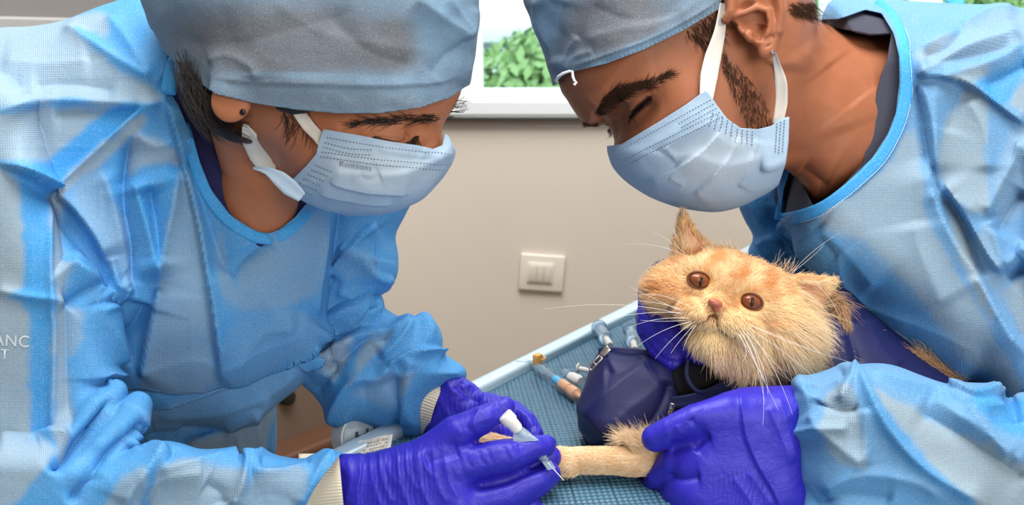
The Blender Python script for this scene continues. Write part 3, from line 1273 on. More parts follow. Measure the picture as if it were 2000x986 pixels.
face_o = [(300, -40), (330, 60), (352, 120), (400, 200), (440, 250), (520, 300), (555, 350), (640, 392), (740, 404), (800, 380), (845, 335),
          (866, 305), (869, 282), (864, 258), (868, 240), (884, 215), (900, 180), (915, 120), (915, 20), (860, -120), (740, -220), (560, -250), (400, -200), (320, -120)]
head = pillow(face_o, ZW, 168, 190)
neck = chain([(480, 200, ZW + 50, 82), (512, 330, -76, 78), (470, 520, 70, 100)])
torso_in = chain([(430, 560, 70, 130), (250, 560, 90, 130), (80, 640, 60, 150), (-80, 900, 120, 190)])
arms_in = union((chain([(60, 260, -110, 92), (70, 560, -150, 78), (70, 880, -200, 70), (330, 935, -215, 58), (600, 945, -160, 44), (700, 945, -150, 42)]), 0),
                (chain([(600, 420, 170, 85), (690, 520, 180, 70), (640, 680, 170, 62), (740, 740, 130, 54), (840, 785, 115, 30), (870, 792, 105, 28)]), 0))
ear_l = union((ell(452, 196, -348, 40, 44, 15, 10), 0), (ell(458, 150, -344, 40, 56, 15), 12))
inner = union((torso_in, 0), (arms_in, 50))
f = union((head, 0), (neck, 40), (ear_l, 14), (lambda p: np.maximum(inner(p), fg(p) + 24), 40))
V, Q = mesh_sdf(f, (-300, -270, -420), (960, 1100, 360), 3.0)
V = relax(V, Q, 1)
sf = Surf(V, Q)
V = fold(V, Q, [
    ('v', [(655, 252), (690, 243), (740, 236), (800, 240)], 3, 10),
    ('r', [(738, 270), (762, 277), (790, 276), (812, 264)], 4, 7),
    ('v', [(736, 277), (762, 285), (795, 284), (816, 268)], 5, 6),
    ('r', [(690, 236), (760, 228), (830, 232), (862, 228)], 10, 18),
], sf)
V = dabs(V, normals(V, Q), [
    (772, 266, None, 58, 34, -6, -30), (775, 263, None, 36, 20, -6, 16), (830, 268, None, 26, 40, 0, -22), (858, 262, None, 12, 34, 0, 6),
    (600, 245, None, 50, 40, 0, -8), (520, 330, None, 50, 40, 30, -12)])
put('body', V, Q, M['skin_her'], her, paint(V, [(455, 140, 40, 40, 0, 0.0)]))
sk = Surf(V, Q)

# hair
hv = union((pillow([(345, 100), (352, 118), (400, 160), (425, 215), (452, 248), (492, 272), (486, 282), (440, 272), (398, 240), (362, 195), (346, 160), (340, 120)], -215, 110, 46), 0),
           (chain([(546, 208, -336, 8), (570, 213, -338, 11), (596, 215, -338, 7)]), 0))
Vh, Qh = mesh_sdf(hv, (280, 0, -420), (640, 320, -60), 3.0)
ho = part('hair', Vh, Qh, M['hair'], her)
rg = np.random.default_rng(3)
st_ = []
for i in range(300):
    a = rg.random()
    x0, y0 = 352 + 70 * a + rg.normal(0, 10), 120 + 70 * a + rg.normal(0, 14)
    x1, y1 = 400 + 95 * rg.random(), 215 + 70 * rg.random()
    z0 = -300 + rg.normal(0, 10)
    st_.append([(x0, y0, z0), (x0 + (x1 - x0) * .35 - 14, y0 + (y1 - y0) * .4 + 5, z0 - 2), (x0 + (x1 - x0) * .7 - 10, y0 + (y1 - y0) * .75 + 6, z0 - 4), (x1, y1, z0 - 2 + rg.normal(0, 5))])
for i in range(34):
    x0, y0 = 545 + 60 * rg.random(), 218 + 10 * rg.random()
    x1, y1 = x0 - 5 + rg.normal(0, 14), y0 + 30 + 45 * rg.random()
    d = sk.drape([(x0 + (x1 - x0) * q + 5 * math.sin(q * 3), y0 + (y1 - y0) * q) for q in (0, .33, .66, 1)], 2)
    st_.append([tuple(v) for v in d])
for i in range(26):                      # fine hairs past the forehead, from under the cap
    x0, y0 = 880 + 14 * rg.random(), 188 + 30 * rg.random()
    l = 18 + 14 * rg.random()
    st_.append([(x0 - 12, y0 + 4, ZW - 20), (x0, y0 + 2, ZW - 20), (x0 + l * .6, y0 + 2 + rg.normal(0, 3), ZW - 20), (x0 + l, y0 - 5 + rg.normal(0, 6), ZW - 22)])
hair('hair_strands', None, np.array(st_), np.array([0.00016, 0.00015, 0.00012, 0.00006]), M['hair'], ho, kind='stuff')
br = brow(sk, [(690, 240), (745, 230), (800, 224), (858, 224)], [(695, 244), (750, 240), (805, 240), (860, 236)], 260, 22, (-0.95, 0.12), 5)
hair('eyebrow', None, br, np.array([0.00014, 0.00013, 0.0001, 0.00004]), M['hair'], her, kind='stuff')
ls = []
for t in np.linspace(0, 1, 60):
    q = densify([(736, 272), (762, 281), (792, 280), (816, 266)], 1.0)
    b = q[int(t * (len(q) - 1))]
    l = 20 + 8 * math.sin(t * 3.1) + rg.normal(0, 2)
    z = sk.z(b[0], b[1], -300)
    ls.append([(b[0], b[1], z - 1), (b[0] + (t - .5) * 8, b[1] + l * .45, z - 8), (b[0] + (t - .5) * 16, b[1] + l * .8, z - 16), (b[0] + (t - .4) * 24, b[1] + l * .95, z - 22)])
for t in np.linspace(0, 1, 240):
    q = densify([(732, 268), (762, 281), (792, 280), (816, 266)], 1.0)
    b = q[int(t * (len(q) - 1))] + rg.normal(0, 1.2, 2)
    z = sk.z(b[0], b[1], -300)
    ls.append([(b[0] - 5, b[1], z - 1.5), (b[0] - 2, b[1] + .7, z - 2.5), (b[0] + 2, b[1] + .7, z - 2.5), (b[0] + 5, b[1], z - 1.5)])
hair('eyelashes', None, np.array(ls), np.array([0.00018, 0.00016, 0.0001, 0.00004]), M['hair'], her, kind='stuff')
V, Q = mesh_sdf(ell(474, 219, sk.z(474, 219, -370) - 2, 6.5, 6.5, 5), (460, 205, -420), (490, 235, -330), 1.2)
part('ear_stud', V, Q, M['stud'], her, label='small round black ear stud')

# cap
cap_o = [(272, -20), (284, 30), (300, 62), (318, 95), (340, 150), (380, 240), (470, 330), (620, 360), (780, 350), (880, 270), (904, 200), (906, 165),
         (911, 130), (918, 78), (935, 0), (925, -90), (880, -200), (760, -300), (600, -340), (440, -300), (330, -190), (282, -90)]
hem = Poly2([(100, -100), (300, 60), (318, 95), (345, 126), (385, 158), (422, 184), (500, 202), (580, 214), (660, 221), (740, 221), (820, 210), (880, 190), (904, 172), (960, 140), (1000, -500), (100, -500)], smooth=False, step=2.0)
V, Q = mesh_sdf(union((pillow(cap_o, ZW, 210, 215), 0), (lambda p: head(p) - 8, 20), (lambda p: ear_l(p) - 7, 16)), (240, -370, -460), (960, 260, 90), 3.5)
V0 = relax(V, Q, 2)
N0 = normals(V0, Q)
V = fold(V0, Q, [
    ('r', [(800, -10), (850, 25), (890, 55), (912, 78)], 12, 20), ('r', [(926, 10), (916, 70), (913, 120), (905, 170)], 6, 10),
    ('v', [(912, 78), (870, 110), (840, 150)], 6, 16), ('L', [(404, 150), (480, 160), (600, 164), (740, 168), (860, 160), (905, 140)], 4, 20),
    ('r', [(870, -10), (900, 40), (913, 76)], 5, 8), ('v', [(300, 62), (420, 90), (560, 60), (700, 20)], 6, 40), ('r', [(520, -10), (620, 60), (760, 90), (860, 100)], 6, 40),
    ('r', [(400, 120), (440, 108), (490, 130), (500, 160)], 8, 14), ('v', [(640, 30), (720, 100), (820, 130)], 5, 26)])
V = V + N0 * (vnoise(V0, 90, 4) * 5 + vnoise(V0, 34, 5) * 2.0)[:, None]
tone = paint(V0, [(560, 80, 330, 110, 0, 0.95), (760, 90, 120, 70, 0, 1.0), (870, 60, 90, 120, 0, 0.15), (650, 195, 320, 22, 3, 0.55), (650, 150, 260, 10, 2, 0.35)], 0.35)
A2, T2 = clip(np.concatenate([V, V0, N0, tone[:, None]], 1), Q, hem(V[:, 0], V[:, 1]))
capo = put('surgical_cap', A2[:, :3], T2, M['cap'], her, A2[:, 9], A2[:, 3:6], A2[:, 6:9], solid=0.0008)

# mask: follows the face, a little proud of it
mask_o = Poly2([(632, 252), (700, 264), (760, 276), (815, 284), (845, 291), (864, 284), (868, 262), (874, 264), (890, 296), (930, 330), (930, 480), (700, 480), (640, 420), (600, 396), (562, 374), (548, 366), (572, 350),
                (600, 322), (618, 300), (624, 275)], smooth=False, step=2.0)
bulge = pillow([(620, 270), (700, 268), (790, 280), (850, 285), (874, 266), (886, 297), (862, 342), (822, 384), (785, 402), (720, 412), (655, 407), (605, 390), (560, 366), (590, 330)], ZW, 165, 150)
fm = union((lambda p: head(p) - 10, 0), (bulge, 30))
V, Q = mesh_sdf(fm, (500, 215, -400), (920, 440, 60), 2.6)
V0 = relax(V, Q, 2)
N0 = normals(V0, Q)
V1 = fold(V0, Q, [
    ('L', [(640, 352), (680, 364), (740, 372), (800, 378)], 9, 22), ('L', [(618, 374), (660, 386), (720, 396), (770, 398)], 6, 18),
    ('r', [(632, 300), (680, 312), (740, 318), (820, 318), (870, 312)], 3, 12), ('v', [(700, 340), (720, 348), (745, 340)], 4, 10), ('r', [(820, 290), (850, 303), (884, 300)], 5, 12),
    ('r', [(735, 290), (800, 300), (870, 312)], 3, 8)])
V1 = V1 + N0 * (vnoise(V0, 40, 6) * 3)[:, None]
nv_ = len(V1)
V2, T2 = clip(V1, Q, mask_o(V1[:, 0], V1[:, 1]))
msk = put('face_mask', V2, T2, M['mask'], her, paint(V2, [(740, 330, 150, 60, 10, 0.7)], 0.35), solid=0.0009)
ms = Surf(V2, T2)
dl = []
for k, (a, b) in enumerate((((640, 268), (885, 302)), ((636, 278), (725, 292)), ((633, 287), (722, 302)), ((630, 296), (880, 322)), ((628, 305), (876, 332)))):
    dl.append(dashes(ms, [a, ((a[0] + b[0]) / 2, (a[1] + b[1]) / 2 + 4), b], 6.4, 3.4, 1.8))
for k in range(6):
    dl.append(dashes(ms, [(612 - 7.5 * k + 6, 322 + 9 * k), (652 - 7.5 * k, 336 + 9 * k)], 6.2, 3.4, 1.8))
Vd, Qd = join(dl)
part('crimp_marks', Vd, Qd, M['mask_dash'], msk, kind='stuff')
Vt, Tt = text_on(ms, 'Romsons', 662, 324, 16, 8)
part('lettering', Vt, Tt, M['print_grey'], msk, label='small grey embossed word Romsons')
# ear loops
p = sk.drape([(578, 205), (590, 222), (606, 244), (622, 262), (636, 276)], 9)
p[0, 2] -= 5
V, Q = ribbon(catmull(p, False, 5), [20, 24, 24, 22, 26], 2.5, bow=-2)
part('ear_loop', V, Q, M['loop'], her)
p = sk.drape([(482, 238), (492, 262), (508, 292), (526, 318), (540, 332)], 10)
V, Q = ribbon(catmull(p, False, 5), [10, 32, 40, 36, 14], 2.5, bow=-4)
part('ear_loop', V, Q, M['loop'], her)
p = np.array([(494, 328, -300), (520, 333, -310), (545, 348, -312), (566, 366, -305), (590, 385, -300)], float)
V, Q = ribbon(catmull(p, False, 5), [4, 14, 30, 34, 20], 2.5, bow=-3)
put('mask_edge', V, Q, M['mask'], msk, np.full(len(V), 0.4))

neck_o = Poly2([(330, 95), (322, 150), (334, 182), (348, 205), (368, 252), (388, 310), (412, 370), (450, 420), (490, 446), (520, 458), (546, 448), (576, 424), (594, 402), (606, 390), (690, 360), (760, 200), (700, -60), (380, -60)], smooth=False, step=2.0)
# undershirt: lies close under the gown, seen in its neckline
box_ = pillow([(300, 60), (600, 60), (700, 300), (660, 480), (330, 480), (290, 300)], 40, 260, 60)
V, Q = mesh_sdf(lambda p: np.maximum(fg(p) + 17, box_(p)), (260, 40, -160), (720, 650, 320), 4.2)
op = Poly2([(378, 60), (384, 170), (402, 240), (428, 318), (456, 388), (476, 418), (500, 440), (520, 436), (540, 395), (566, 352), (600, 320), (700, 280), (720, 60)], smooth=False, step=2.0)
V, T = clip(V, Q, np.maximum(-op(V[:, 0], V[:, 1]) - np.where(V[:, 2] > 110, (V[:, 2] - 110) * 6, 0), neck_o(V[:, 0], V[:, 1]) - 26))
part('undershirt', V, T, M['shirt_her'], her, solid=0.002)

# gown
V, Q = mesh_sdf(fg, (-370, -60, -420), (940, 1130, 330), 3.4)
V0 = relax(V, Q, 2)
N0 = normals(V0, Q)
V1 = V0 + N0 * (vnoise(V0, 130, 1) * 4 + vnoise(V0, 46, 2) * 0.8)[:, None]
her_folds = [
    ('r', [(-20, 222), (40, 208), (100, 200), (200, 201), (290, 206), (325, 192)], 16, 26), ('v', [(100, 225), (200, 222), (280, 215)], 10, 22),
    ('L', [(285, 205), (230, 252), (170, 308), (97, 374)], 12, 20), ('r', [(120, 52), (135, 60), (180, 88), (230, 120), (300, 160)], 10, 16), ('r', [(205, 30), (240, 70), (280, 130), (318, 170)], 8, 24),
    ('r', [(0, 120), (80, 130), (180, 120)], 6, 26), ('v', [(60, 170), (140, 165), (230, 180)], 7, 20),
    ('L', [(-10, 318), (45, 338), (97, 374), (135, 402), (180, 458), (212, 520)], 24, 40),
    ('r', [(97, 374), (96, 480), (100, 600), (105, 650), (102, 800), (104, 870)], 7, 8), ('v', [(118, 380), (130, 480), (132, 620), (136, 860)], 8, 20),
    ('v', [(258, 262), (246, 330), (243, 400), (256, 480), (258, 560)], 20, 16), ('r', [(262, 262), (300, 285), (340, 280)], 6, 14), ('r', [(196, 330), (222, 400), (240, 480), (256, 552)], 10, 20),
    ('r', [(256, 346), (280, 420), (300, 500), (310, 548)], 22, 24), ('v', [(290, 360), (304, 430), (312, 520)], 20, 26), ('r', [(352, 325), (334, 420), (318, 490), (306, 560)], 18, 22),
    ('L', [(318, 180), (352, 300), (385, 430), (404, 540), (420, 650), (428, 730)], 24, 42), ('v', [(362, 290), (395, 400), (430, 500), (448, 542)], 18, 34), ('v', [(448, 542), (480, 505), (530, 465)], 12, 26),
    ('r', [(428, 730), (460, 690), (520, 640), (580, 640)], 8, 30), ('r', [(640, 420), (632, 500), (622, 560), (610, 620)], 5, 6),
    ('L', [(215, 741), (290, 739), (380, 731), (430, 736), (520, 707), (600, 673)], 26, 40, 'full'), ('L', [(296, 800), (400, 770), (500, 735), (585, 690)], 9, 22), ('v', [(300, 760), (400, 752), (480, 735)], 6, 16), ('r', [(300, 812), (420, 806), (520, 770), (590, 720)], 5, 14),
    ('R', [(205, 590), (212, 650), (216, 720)], 20, 30), ('L', [(310, 555), (298, 620), (284, 680), (270, 722)], 18, 36), ('v', [(285, 590), (262, 650), (232, 670)], 26, 30),
    ('r', [(126, 506), (160, 540), (205, 575), (225, 595)], 22, 22), ('L', [(225, 596), (248, 578), (256, 560)], 14, 14), ('r', [(215, 500), (232, 555), (258, 550)], 16, 14),
    ('v', [(130, 595), (180, 560), (205, 570)], 14, 16), ('r', [(-10, 565), (50, 578), (110, 588), (130, 600)], 8, 10),
    ('v', [(220, 770), (180, 830), (95, 925)], 22, 12), ('v', [(300, 820), (220, 880), (130, 985)], 18, 12), ('r', [(300, 838), (240, 870), (180, 930)], 10, 12),
    ('r', [(-10, 862), (60, 858), (110, 852), (140, 840)], 12, 14),
    ('r', [(328, 866), (300, 910), (262, 950), (240, 990)], 18, 24), ('v', [(345, 875), (300, 950), (280, 1000)], 14, 22), ('r', [(305, 920), (400, 905), (488, 884)], 12, 20),
    ('r', [(487, 882), (488, 905), (470, 950), (452, 990)], 16, 14), ('r', [(490, 925), (550, 922), (610, 908)], 10, 14), ('v', [(500, 905), (560, 905), (610, 900)], 8, 12), ('r', [(655, 880), (630, 915), (600, 960), (580, 990)], 10, 14),
    ('r', [(270, 960), (330, 935), (400, 930)], 7, 18), ('v', [(400, 940), (430, 960), (440, 986)], 9, 18),
    # lower layers
    ('r', [(245, 872), (300, 845), (360, 835)], 8, 14), ('r', [(360, 868), (430, 840), (500, 800), (530, 770)], 8, 12), ('v', [(330, 865), (390, 845), (450, 838)], 8, 16), ('r', [(490, 790), (505, 850), (510, 900)], 7, 12),
    # far arm
    ('L', [(735, 432), (700, 462), (660, 515), (640, 538)], 14, 30), ('v', [(725, 448), (742, 480), (738, 508)], 10, 20), ('r', [(738, 508), (690, 500), (660, 480)], 8, 16), ('L', [(770, 545), (735, 535), (700, 500), (680, 485)], 12, 20), ('r', [(655, 565), (700, 580), (730, 578)], 9, 18),
    ('v', [(640, 650), (700, 612), (740, 590)], 20, 16),
    ('r', [(600, 660), (650, 625), (700, 605), (752, 605)], 16, 18), ('v', [(610, 690), (660, 650), (730, 625), (790, 632)], 16, 18), ('r', [(595, 720), (640, 690), (690, 660), (760, 645), (812, 634)], 16, 20),
    ('v', [(640, 740), (670, 700), (720, 660), (770, 660)], 18, 16), ('r', [(850, 627), (810, 645), (770, 680), (740, 700)], 16, 20), ('L', [(870, 690), (830, 682), (785, 700), (755, 712)], 16, 22),
    ('r', [(770, 706), (740, 740), (690, 744), (664, 790), (660, 838)], 18, 18), ('v', [(700, 760), (760, 745), (780, 700)], 8, 22), ('v', [(772, 730), (776, 790), (772, 850)], 16, 12), ('r', [(800, 700), (790, 760), (782, 840)], 10, 16),
    ('r', [(640, 690), (650, 740), (665, 690), (690, 660)], 8, 12), ('r', [(590, 725), (610, 700), (625, 690)], 8, 12), ('v', [(612, 770), (640, 740), (650, 700)], 10, 18),
]
V1 = fold(V1, Q, her_folds, Surf(V0, Q), N0, 1.5, 0.85)
V1 = relax(V1, Q, 1, 0.3)


def g_neck(V):
    return -neck_o(V[:, 0], V[:, 1]) - np.where(V[:, 2] > 100, (V[:, 2] - 100) * 6, 0)


cuff_cut = lambda V: np.maximum(26 - np.hypot(V[:, 0] - 640, (V[:, 1] - 960) * 0.5) * 0, -1)
NEAR = (-500, -60)
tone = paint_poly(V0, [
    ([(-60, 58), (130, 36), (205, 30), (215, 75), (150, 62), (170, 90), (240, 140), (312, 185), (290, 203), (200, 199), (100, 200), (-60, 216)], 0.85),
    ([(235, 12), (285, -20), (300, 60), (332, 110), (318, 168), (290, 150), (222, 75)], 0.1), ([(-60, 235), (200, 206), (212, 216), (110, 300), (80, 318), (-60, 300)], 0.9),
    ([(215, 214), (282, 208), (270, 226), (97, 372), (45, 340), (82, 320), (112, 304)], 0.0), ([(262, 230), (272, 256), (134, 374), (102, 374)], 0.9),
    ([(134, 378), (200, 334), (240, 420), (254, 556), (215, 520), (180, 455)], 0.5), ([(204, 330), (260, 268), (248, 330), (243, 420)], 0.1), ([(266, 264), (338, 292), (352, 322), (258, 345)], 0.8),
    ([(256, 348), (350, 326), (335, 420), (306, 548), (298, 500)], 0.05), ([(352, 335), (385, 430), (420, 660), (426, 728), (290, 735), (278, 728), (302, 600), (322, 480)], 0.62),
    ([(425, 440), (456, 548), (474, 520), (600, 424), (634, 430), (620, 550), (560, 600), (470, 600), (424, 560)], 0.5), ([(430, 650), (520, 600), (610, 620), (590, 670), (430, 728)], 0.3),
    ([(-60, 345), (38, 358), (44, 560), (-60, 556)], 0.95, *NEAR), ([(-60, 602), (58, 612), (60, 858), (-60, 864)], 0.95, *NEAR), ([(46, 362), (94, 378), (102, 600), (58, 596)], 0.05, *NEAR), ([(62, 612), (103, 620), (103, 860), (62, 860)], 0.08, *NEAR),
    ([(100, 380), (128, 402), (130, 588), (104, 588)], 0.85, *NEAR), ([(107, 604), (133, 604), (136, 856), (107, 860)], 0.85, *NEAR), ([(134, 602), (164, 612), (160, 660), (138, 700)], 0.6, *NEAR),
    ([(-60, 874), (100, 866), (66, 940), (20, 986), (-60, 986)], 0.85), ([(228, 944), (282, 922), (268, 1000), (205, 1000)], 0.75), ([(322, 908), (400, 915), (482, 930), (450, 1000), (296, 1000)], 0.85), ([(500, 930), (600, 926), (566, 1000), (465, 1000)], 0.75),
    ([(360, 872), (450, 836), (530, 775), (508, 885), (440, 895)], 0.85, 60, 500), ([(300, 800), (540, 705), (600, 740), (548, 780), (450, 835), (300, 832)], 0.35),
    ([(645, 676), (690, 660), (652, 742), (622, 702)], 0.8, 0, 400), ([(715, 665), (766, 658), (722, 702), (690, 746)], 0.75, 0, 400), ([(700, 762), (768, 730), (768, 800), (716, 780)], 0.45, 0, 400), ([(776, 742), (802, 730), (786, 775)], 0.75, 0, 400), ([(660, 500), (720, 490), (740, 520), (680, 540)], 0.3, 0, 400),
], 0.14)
cut_o = Poly2([(652, 860), (668, 884), (642, 915), (614, 952), (594, 992), (584, 1180), (900, 1180), (900, 860)], smooth=False, step=2.0)
g = np.maximum(g_neck(V1), np.where(V1[:, 2] < -40, -cut_o(V1[:, 0], V1[:, 1]), -50.0))
body_v, body_t = None, None
n0 = len(V1)
aux = np.concatenate([V1, V0, N0, tone[:, None], g[:, None]], 1)


def clip_aux(A_, T_, gi):
    """clip with carried attributes"""
    return clip(A_, T_, A_[:, gi])


A2, T2 = clip_aux(aux, Q, 10)
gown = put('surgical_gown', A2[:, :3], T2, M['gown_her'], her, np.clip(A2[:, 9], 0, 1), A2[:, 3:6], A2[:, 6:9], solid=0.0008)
gs = Surf(A2[:, :3], T2)


# neckline binding
def binding(line, width, surf, parent, mat, lift=3.0, side=1):
    P = surf.drape(densify(line, 5.0), lift)
    T = np.gradient(P, axis=0)
    T /= np.linalg.norm(T, axis=1)[:, None]
    out = []
    for i in range(len(P)):
        nrm_ = np.array([-T[i, 1], T[i, 0], 0]) * side
        h, nn = surf.hit(*(P[i, :2] + nrm_[:2] * width / 2))
        out.append(P[i] if h is None else h + (nn if nn[2] < 0 else -nn) * lift)
    out = np.array(out)
    for a in range(3):
        out[:, a] = np.convolve(np.pad(out[:, a], 5, 'edge'), np.ones(11) / 11, 'valid')
    V, Q = ribbon(out, width, 3.0)
    o = put('neck_binding', V, Q, mat, parent)
    return out


bl = binding([(323, 150), (334, 183), (348, 206), (368, 253), (388, 311), (412, 371), (450, 421), (490, 447), (520, 459), (546, 449), (576, 425), (594, 404)], 22, gs, gown, M['binding'], side=1)
# tie knot on the shoulder
kn = union((pillow([(332, 105), (345, 120), (346, 180), (338, 186), (316, 180), (318, 150)], -120, 14, 14), 0))
V, Q = mesh_sdf(kn, (300, 90, -150), (360, 200, -90), 2.2)
zz = gs.z(310, 170, -100)
V[:, 2] += zz - 14 + 120
put('gown_tie', V, Q, M['binding'], gown)
# the lettering that shows through the sleeve
Vt, Tt = text_on(gs, 'ANC', -14, 673, 32, 4)
part('lettering', Vt, Tt, M['print_white'], gown, label='pale letters ANC on the sleeve')
Vt, Tt = text_on(gs, 'T', 0, 700, 28, 4)
part('lettering', Vt, Tt, M['print_white'], gown, label='pale letter T on the sleeve')


# cuffs and gloves
def rib_cuff(name, a, b, r0, r1, parent, n=64, ribs=70, flat=1.0):
    a, b = np.array(a, float), np.array(b, float)
    ax = (b - a) / np.linalg.norm(b - a)
    u = np.cross(ax, [0, 0, 1.0]); u /= np.linalg.norm(u)
    v = np.cross(ax, u)
    n = ribs * 4
    V, Q = [], []
    rows = 10
    for i in range(rows):
        t = i / (rows - 1)
        for k in range(n):
            th = 2 * math.pi * k / n
            r = (r0 + (r1 - r0) * t) + 1.1 * math.sin(th * ribs)
            V.append(a + (b - a) * t + (u * math.cos(th) + v * math.sin(th) * flat) * r)
    for i in range(rows - 1):
        for k in range(n):
            Q.append((i * n + k, i * n + (k + 1) % n, (i + 1) * n + (k + 1) % n, (i + 1) * n + k))
    return part(name, np.array(V), np.array(Q), M['rib'], parent, solid=0.001)


rib_cuff('cuff', (590, 962, -165), (668, 955, -165), 74, 68, her)
rib_cuff('cuff', (820, 780, 132), (862, 795, 122), 70, 62, her, flat=0.9)

gl = union(
    (pillow([(645, 905), (668, 887), (706, 886), (756, 876), (800, 862), (845, 850), (890, 862), (918, 882), (925, 930), (950, 990), (980, 1090), (820, 1120), (660, 1080), (642, 990)], -155, 62, 62), 0),
    (chain([(840, 885, -165, 34), (890, 848, -170, 36), (945, 818, -165, 27), (976, 800, -152, 23), (986, 793, -148, 20)]), 16),
    (chain([(880, 915, -170, 42), (990, 893, -165, 37), (1046, 876, -150, 26), (1066, 870, -142, 21)]), 10),
    (chain([(930, 930, -140, 30), (1030, 905, -110, 28), (1072, 893, -100, 25)]), 4),
    (chain([(890, 1000, -165, 44), (985, 970, -155, 38), (1050, 940, -140, 30), (1070, 926, -132, 26)]), 8),
    (chain([(890, 1070, -150, 44), (980, 1040, -140, 36), (1040, 1000, -130, 28)]), 8))
V, Q = mesh_sdf(gl, (620, 740, -280), (1130, 1140, -30), 2.4)
V0 = relax(V, Q, 1)
N0 = normals(V0, Q)
V1 = V0 + N0 * (vnoise(V0, 30, 8) * 1.6)[:, None]
gf = [('R', [(703, 880), (706, 920), (700, 960), (704, 1000)], 6, 26)]
for x, a_, l_ in ((722, 2.6, 1.0), (741, 3.4, 0.9), (752, 2.0, 0.6), (776, 3.0, 1.0), (792, 2.2, 0.7), (815, 2.8, 1.0), (826, 1.8, 0.5), (846, 2.6, 0.9), (868, 2.2, 0.8), (884, 1.6, 0.6)):
    gf.append(('r', [(x, 878 - (x - 735) * .07), (x + 3, 878 + 45 * l_), (x + 12, 878 + 85 * l_), (x + 30, 878 + 122 * l_)], a_, 5))
for k, x in enumerate((908, 934, 950, 984, 1012)):
    gf.append(('v', [(x, 882 - k * 4), (x + 6, 900 - k * 4), (x + 16, 914 - k * 4)], 1.4, 4))
gf += [('v', [(925, 948), (980, 940), (1040, 915), (1075, 905)], 8, 8), ('v', [(900, 880), (870, 890), (830, 905)], 7, 14), ('r', [(890, 850), (935, 822), (970, 812)], 3, 7), ('v', [(905, 830), (930, 850), (925, 870)], 4, 7),
       ('v', [(965, 785), (980, 800), (985, 812)], 3, 6), ('r', [(940, 795), (925, 825), (935, 850)], 3, 5), ('r', [(660, 890), (662, 940), (655, 985)], 3, 6), ('r', [(680, 888), (684, 940), (676, 985)], 3, 6)]
V1 = fold(V1, Q, gf, Surf(V0, Q), N0)
put('glove', V1, Q, M['glove'], her, paint(V0, [(780, 940, 90, 90, 0, 0.55)], 0.06), V0, N0, label='blue nitrile glove of the near hand, holding the capped cannula')

gl2 = union(
    (pillow([(822, 845), (820, 815), (832, 772), (850, 742), (872, 730), (902, 733), (922, 750), (950, 772), (985, 785), (1000, 800), (1000, 850), (960, 870), (880, 880), (835, 870)], 112, 52, 52, -0.1, 0.0), 0),
    (chain([(950, 800, 85, 34), (1000, 806, 60, 26), (1028, 826, 40, 22), (1042, 850, 20, 19)]), 10),
    (chain([(940, 830, 80, 34), (990, 845, 50, 25), (1020, 865, 20, 20)]), 8),
    (chain([(900, 850, 90, 30), (940, 862, 60, 24), (985, 880, 20, 20)]), 8))
V, Q = mesh_sdf(gl2, (790, 700, -40), (1090, 910, 200), 2.4)
V0 = relax(V, Q, 1)
N0 = normals(V0, Q)
V1 = V0 + N0 * (vnoise(V0, 26, 9) * 2.2)[:, None]
V1 = fold(V1, Q, [('r', [(872, 735), (880, 760), (900, 770), (905, 785)], 4, 6), ('r', [(900, 760), (920, 752), (940, 770)], 4, 6), ('v', [(890, 750), (915, 775), (940, 785)], 5, 8), ('r', [(845, 760), (870, 800), (890, 830)], 3, 8),
                  ('r', [(1010, 800), (1030, 815), (1040, 835)], 3, 5), ('v', [(1000, 812), (1018, 830), (1030, 850)], 4, 5), ('r', [(860, 745), (880, 740), (905, 748)], 3, 5)], Surf(V0, Q), N0)
put('glove', V1, Q, M['glove'], her, np.full(len(V0), 0.4), V0, N0, label='blue nitrile glove of the far hand, steadying the paw')
# ------------------------------------------------------------------ the man on the right
ZM = 105.0
his = empty('person', on_plane(1900, 1150) * np.array([1, 1, 0]) + np.array([0, 0, TABLE_Z - 0.25]),
            'person on the right in blue gown, cap and mask, looking down and holding a cat', 'person')
A1 = pillow([(1618, 6), (1690, -4), (1760, 2), (1870, 9), (2000, 19), (2260, 60), (2260, 940), (2000, 900), (1900, 760), (1868, 744), (1812, 702), (1742, 646), (1640, 560), (1592, 532), (1556, 488), (1532, 452), (1518, 430), (1526, 380), (1545, 310), (1590, 120)], 310, 225, 130, -0.05, -0.05)
B1 = pillow([(1640, 250), (1545, 316), (1500, 338), (1446, 388), (1452, 425), (1471, 462), (1460, 492), (1472, 525), (1560, 565), (1650, 560), (1640, 400)], 430, 100, 90)
C1 = pillow([(2000, 240), (1978, 380), (1966, 470), (1962, 520), (1968, 560), (1985, 640), (1975, 720), (2000, 800), (2300, 900), (2300, 250)], 160, 150, 140)
D1 = pillow([(1546, 765), (1549, 740), (1572, 736), (1620, 722), (1655, 709), (1672, 715), (1740, 715), (1800, 733), (1850, 750), (1872, 746), (1958, 754), (1972, 776), (2010, 766), (2260, 800), (2260, 1190), (1650, 1160), (1570, 1060), (1560, 970), (1553, 880)], -110, 130, 120, -0.02, -0.05)
E1 = pillow([(1490, 320), (1545, 300), (1560, 330), (1550, 400), (1530, 440), (1516, 432), (1500, 380)], 330, 60, 40)
fgm = union((A1, 0), (B1, 6), (C1, 10), (D1, 8), (E1, 8))
face_m = [(1075, -60), (1080, 80), (1092, 166), (1108, 196), (1130, 230), (1146, 245), (1160, 247), (1176, 247), (1191, 258), (1198, 280), (1200, 300), (1214, 330), (1260, 366), (1330, 392), (1400, 398), (1470, 376), (1520, 335),
          (1560, 240), (1590, 120), (1590, -20), (1550, -180), (1400, -290), (1230, -290), (1120, -200)]
headm = pillow(face_m, ZM, 176, 195)
